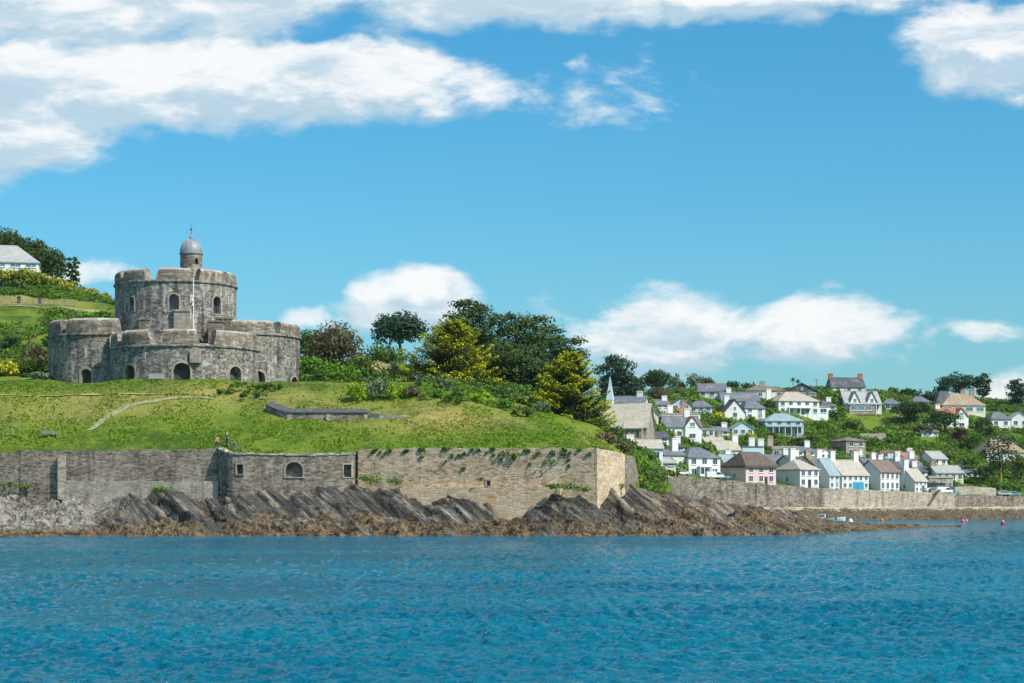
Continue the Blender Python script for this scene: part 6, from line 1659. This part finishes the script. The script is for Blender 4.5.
# cars along the front
def car(px, off, rz, label, paint, L=4.2, van=False, py=None):
    Y = float(Ywall(px)) + off; X = (px - 512) * Y / F; z = H + (Y0 - float(ywall(px)) - 0.4) * Y / F + 0.02
    if py: z = H + (Y0 - py) * Y / F
    e = empty('parked_car', (X, Y, z), R(rz), label, 'car'); w = 0.86
    prof = [(-L / 2, 0.35), (L / 2, 0.35), (L / 2, 0.72), (L * 0.44, 0.85), (L * 0.25, 0.93), (L * 0.10, 1.42), (-L * 0.26, 1.45), (-L * 0.42, 0.98), (-L / 2, 0.9)] if not van else [(-L / 2, 0.4), (L / 2, 0.4), (L / 2, 0.95), (L * 0.40, 1.1), (L * 0.28, 1.85), (-L / 2, 1.9)]
    mb = MB(); mb.prism([(x, -w, z_) for x, z_ in prof], (0, 2 * w, 0)); b = mb.build('body', M[paint], e)
    bv = b.modifiers.new('bevel', 'BEVEL'); bv.width = 0.07; bv.segments = 2
    gl = [(L * 0.22, 0.95), (L * 0.09, 1.36), (-L * 0.25, 1.38), (-L * 0.37, 1.0)] if not van else [(L * 0.37, 1.15), (L * 0.27, 1.75), (L * 0.05, 1.75), (L * 0.05, 1.15)]
    for s_ in (-1, 1):
        mb = MB(); mb.prism([(x, s_ * (w + 0.005), z_) for x, z_ in gl], (0, s_ * 0.02, 0)); mb.build('side_window', M['glass'], e)
        for x in (-L * 0.3, L * 0.31):
            mb = MB(); mb.tube((x, s_ * (w - 0.15), 0.31), (x, s_ * (w + 0.03), 0.31), 0.31, n=14); wh = mb.build('wheel', M['tyre'], e)
            mb = MB(); mb.tube((x, s_ * (w - 0.1), 0.31), (x, s_ * (w + 0.045), 0.31), 0.18, n=12); mb.build('rim', M['car_silver'], wh)
        mb = MB(); mb.box(L / 2 - 0.02, L / 2 + 0.03, s_ * 0.6 - 0.15, s_ * 0.6 + 0.15, 0.6, 0.75); mb.build('headlight', M['trim'], e)
car(683, 5, 10, 'white car parked left of the cream townhouse', 'car_white', py=475.5)
car(714.5, 4, 12, 'pale van parked in front of the cream townhouse', 'car_white', 4.6, True, py=479)
car(722, 4, 12, 'blue car parked between the townhouse and the thatched cottage', 'car_blue', py=479.5)
car(932, 5, 20, 'white car parked beside the end cottage of the terrace', 'car_white')
car(944, 5, 15, 'white van parked in front of the buff harbour building', 'car_white', 4.8, True)
car(952, 6, 15, 'blue car parked right of the white van', 'car_blue')
car(1004, 6, 12, 'silver car in the right hand car park', 'car_silver')
car(1014, 6, 12, 'blue car in the right hand car park', 'car_blue')
# pub terrace umbrellas
for j, cx in enumerate((934, 941, 948)):
    Y = float(Ywall(cx)) + 11; X = (cx - 512) * Y / F; z = H + (Y0 - 491) * Y / F
    e = empty('parasol', (X, Y, z), 0, ['dark parasol at the left of the pub terrace', 'dark parasol in the middle of the pub terrace', 'dark parasol at the right of the pub terrace'][j], 'parasol')
    mb = MB(); mb.tube((0, 0, -0.3), (0, 0, 2.8), 0.04, n=6); mb.build('pole', M['trim'], e)
    mb = MB(); mb.lathe([(1.6, 2.1), (1.62, 2.25), (0.05, 2.9)], n=8); mb.build('canopy', M['slate_dark'], e)
# stone roadside shelter wall on the right
mb = MB(); pth = Path([tuple(W(a, 0, float(Yfront(a)) + 3)[:2]) for a in (955, 975, 996)])
wall_thing('garden_wall', 'long grey rendered wall beside the road left of the yellow pole', pth, 5.0, zpx(pth, [(955, 487), (970, 486.2), (996, 488)]), [], 'wall_pale', 3.0)
def pole(cx, py0, py1, Y, m, r_, label, arms=False, cat='pole'):
    q0 = W(cx, py1, Y); q1 = W(cx, py0, Y); e = empty('utility_pole', tuple(q0), 0, label, cat); h = q1[2] - q0[2]
    mb = MB(); mb.tube((0, 0, -1.0), (0, 0, h), r_, r_ * 0.75, 8); mb.build('shaft', m, e)
    mb = MB()
    if arms: mb.box(-0.9, 0.9, -0.06, 0.06, h - 0.7, h - 0.5)
    else: mb.lathe([(0.01, h), (r_ * 1.3, h + 0.02), (r_ * 1.3, h + 0.15), (0.01, h + 0.2)], n=8)
    mb.build('crossarm' if arms else 'cap', m, e)
pole(816.5, 379, 398, 800, M['wood'], 0.2, 'telegraph pole on the skyline right of the dark gabled house', True)
pole(1001, 469, 496, 590, M['yellow_paint'], 0.16, 'tall yellow pole beside the road on the right')
pole(954.5, 476, 496, 575, M['iron'], 0.09, 'thin dark lamp post at the left end of the grey rendered wall')

def garden_wall(label, px0, px1, py, hpx, mt):
    Y = Yv((px0 + px1) / 2, py); p = Path([tuple(W(a, 0, Y)[:2]) for a in (px0, px1)])
    wall_thing('garden_wall', label, p, hz1(p.at(p.L / 2).x, Y) - 3, H + (Y0 - py + hpx) * Y / F, [], mt, 0.6)
garden_wall('long pale garden wall below the twin gabled villa', 860, 886, 436.5, 3.2, 'wall_pale')
garden_wall('stone garden wall above the stone outbuilding', 776, 800, 446, 3.5, 'stone_house')
garden_wall('pale garden wall below the white house with a red tiled roof', 936, 972, 433, 3.0, 'wall_pale')
garden_wall('low pale garden wall under the veranda house', 768, 806, 438.5, 2.4, 'wall_pale')
garden_wall('brown garden wall under the blue grey roofed house', 985, 1012, 433, 3.4, 'stone_house')
garden_wall('white garden wall between the cream townhouse and the church', 690, 712, 446, 2.8, 'white_b')

# boats and buoys in the cove
def boat(px, py, Y, rz, label, hull, L=5.4, cabin=True):
    X = (px - 512) * Y / F; e = empty('motor_boat', (X, Y, 0.0), R(rz), label, 'boat')
    st = [(-0.5, 0.80, 0.75), (-0.2, 0.95, 0.72), (0.1, 0.95, 0.78), (0.32, 0.66, 0.92), (0.46, 0.25, 1.05), (0.52, 0.02, 1.12)]
    V = []; Qs = []
    for x, b_, zt in st: V += [(x * L, -b_, zt), (x * L * 0.95, -b_ * 0.72, 0.1), (x * L * 0.92, 0, -0.2), (x * L * 0.95, b_ * 0.72, 0.1), (x * L, b_, zt)]
    for k in range(len(st) - 1):
        for j in range(4): Qs.append((k * 5 + j, k * 5 + j + 1, k * 5 + 5 + j + 1, k * 5 + 5 + j))
    mesh_np('hull', np.array(V), np.array(Qs), [hull], None, e)
    mb = MB(); mb.poly([V[0], V[1], V[2], V[3], V[4]]); 
    mb.poly([(x * L, -b_ * 0.96, zt - 0.12) for x, b_, zt in st] + [(x * L, b_ * 0.96, zt - 0.12) for x, b_, zt in reversed(st)]); mb.build('deck', M['trim'], e)
    if cabin:
        mb = MB(); mb.prism([(-0.1 * L, -0.6, 0.7), (0.30 * L, -0.6, 0.75), (0.16 * L, -0.6, 1.75), (-0.1 * L, -0.6, 1.8)], (0, 1.2, 0)); c = mb.build('cabin', M['pale_blue'], e)
        for s_ in (-1, 1):
            mb = MB(); mb.prism([(-0.06 * L, s_ * 0.604, 1.2), (0.2 * L, s_ * 0.604, 1.2), (0.14 * L, s_ * 0.604, 1.6), (-0.06 * L, s_ * 0.604, 1.6)], (0, s_ * 0.02, 0)); mb.build('window', M['glass_blue'], c)
    mb = MB(); mb.box(-0.5 * L - 0.35, -0.5 * L - 0.01, -0.18, 0.18, 0.35, 1.15); mb.build('outboard_motor', M['iron'], e)
boat(823, 519, 455, 165, 'small white motor boat with a pale blue cabin moored behind the rock point', M['trim'])
boat(836, 519, 470, 20, 'open pale blue boat moored beside the cabin boat', M['pale_blue'], 5.0, False)
for px, py, m, r_, lab in ((850.5, 522.5, 'trim', 0.55, 'white mooring buoy just right of the moored boats'), (882, 520.8, 'orange_paint', 0.4, 'orange mooring buoy off the village beach'), (963, 522.3, 'pink_paint', 0.5, 'pink mooring buoy off the village beach'), (1003, 524.5, 'trim', 0.5, 'white and red mooring buoy at the right'), (966.5, 521.0, 'yellow_paint', 0.28, 'small yellow buoy beside the pink buoy')):
    Y = 9520 / (py - 501); X = (px - 512) * Y / F
    e = empty('mooring_buoy', (X, Y, 0), 0, lab, 'buoy')
    mb = MB(); mb.lathe([(r_ * math.cos(t) + 0.001, r_ * 0.35 + r_ * math.sin(t)) for t in np.linspace(-1.57, 1.57, 10)], n=14); mb.build('float', M['red_paint'] if 'white and red' in lab else M[m], e, smooth=True)
    mb = MB(); mb.lathe([(r_ * 0.4, r_ * 1.28), (r_ * 0.4, r_ * 1.6), (0.001, r_ * 1.7)], n=10); mb.build('cap', M['trim'] if 'white and red' in lab else M[m], e)

# ------------------------------------------------------------------ the air
hm = bpy.data.materials.new('haze'); hm.use_nodes = True
hn = NT(hm.node_tree); hn.n.clear()
ho = hn.new('ShaderNodeOutputMaterial'); pv = hn.new('ShaderNodeVolumePrincipled')
pv.inputs['Color'].default_value = (0.80, 0.90, 1.0, 1.0); pv.inputs['Density'].default_value = 0.00003; pv.inputs['Anisotropy'].default_value = 0.2
hn.l.new(pv.outputs[0], ho.inputs['Volume'])
mb = MB(); mb.box(-4000, 4000, -1500, 4000, -7.5, 95)
tag(mb.build('haze', hm), kind='stuff')
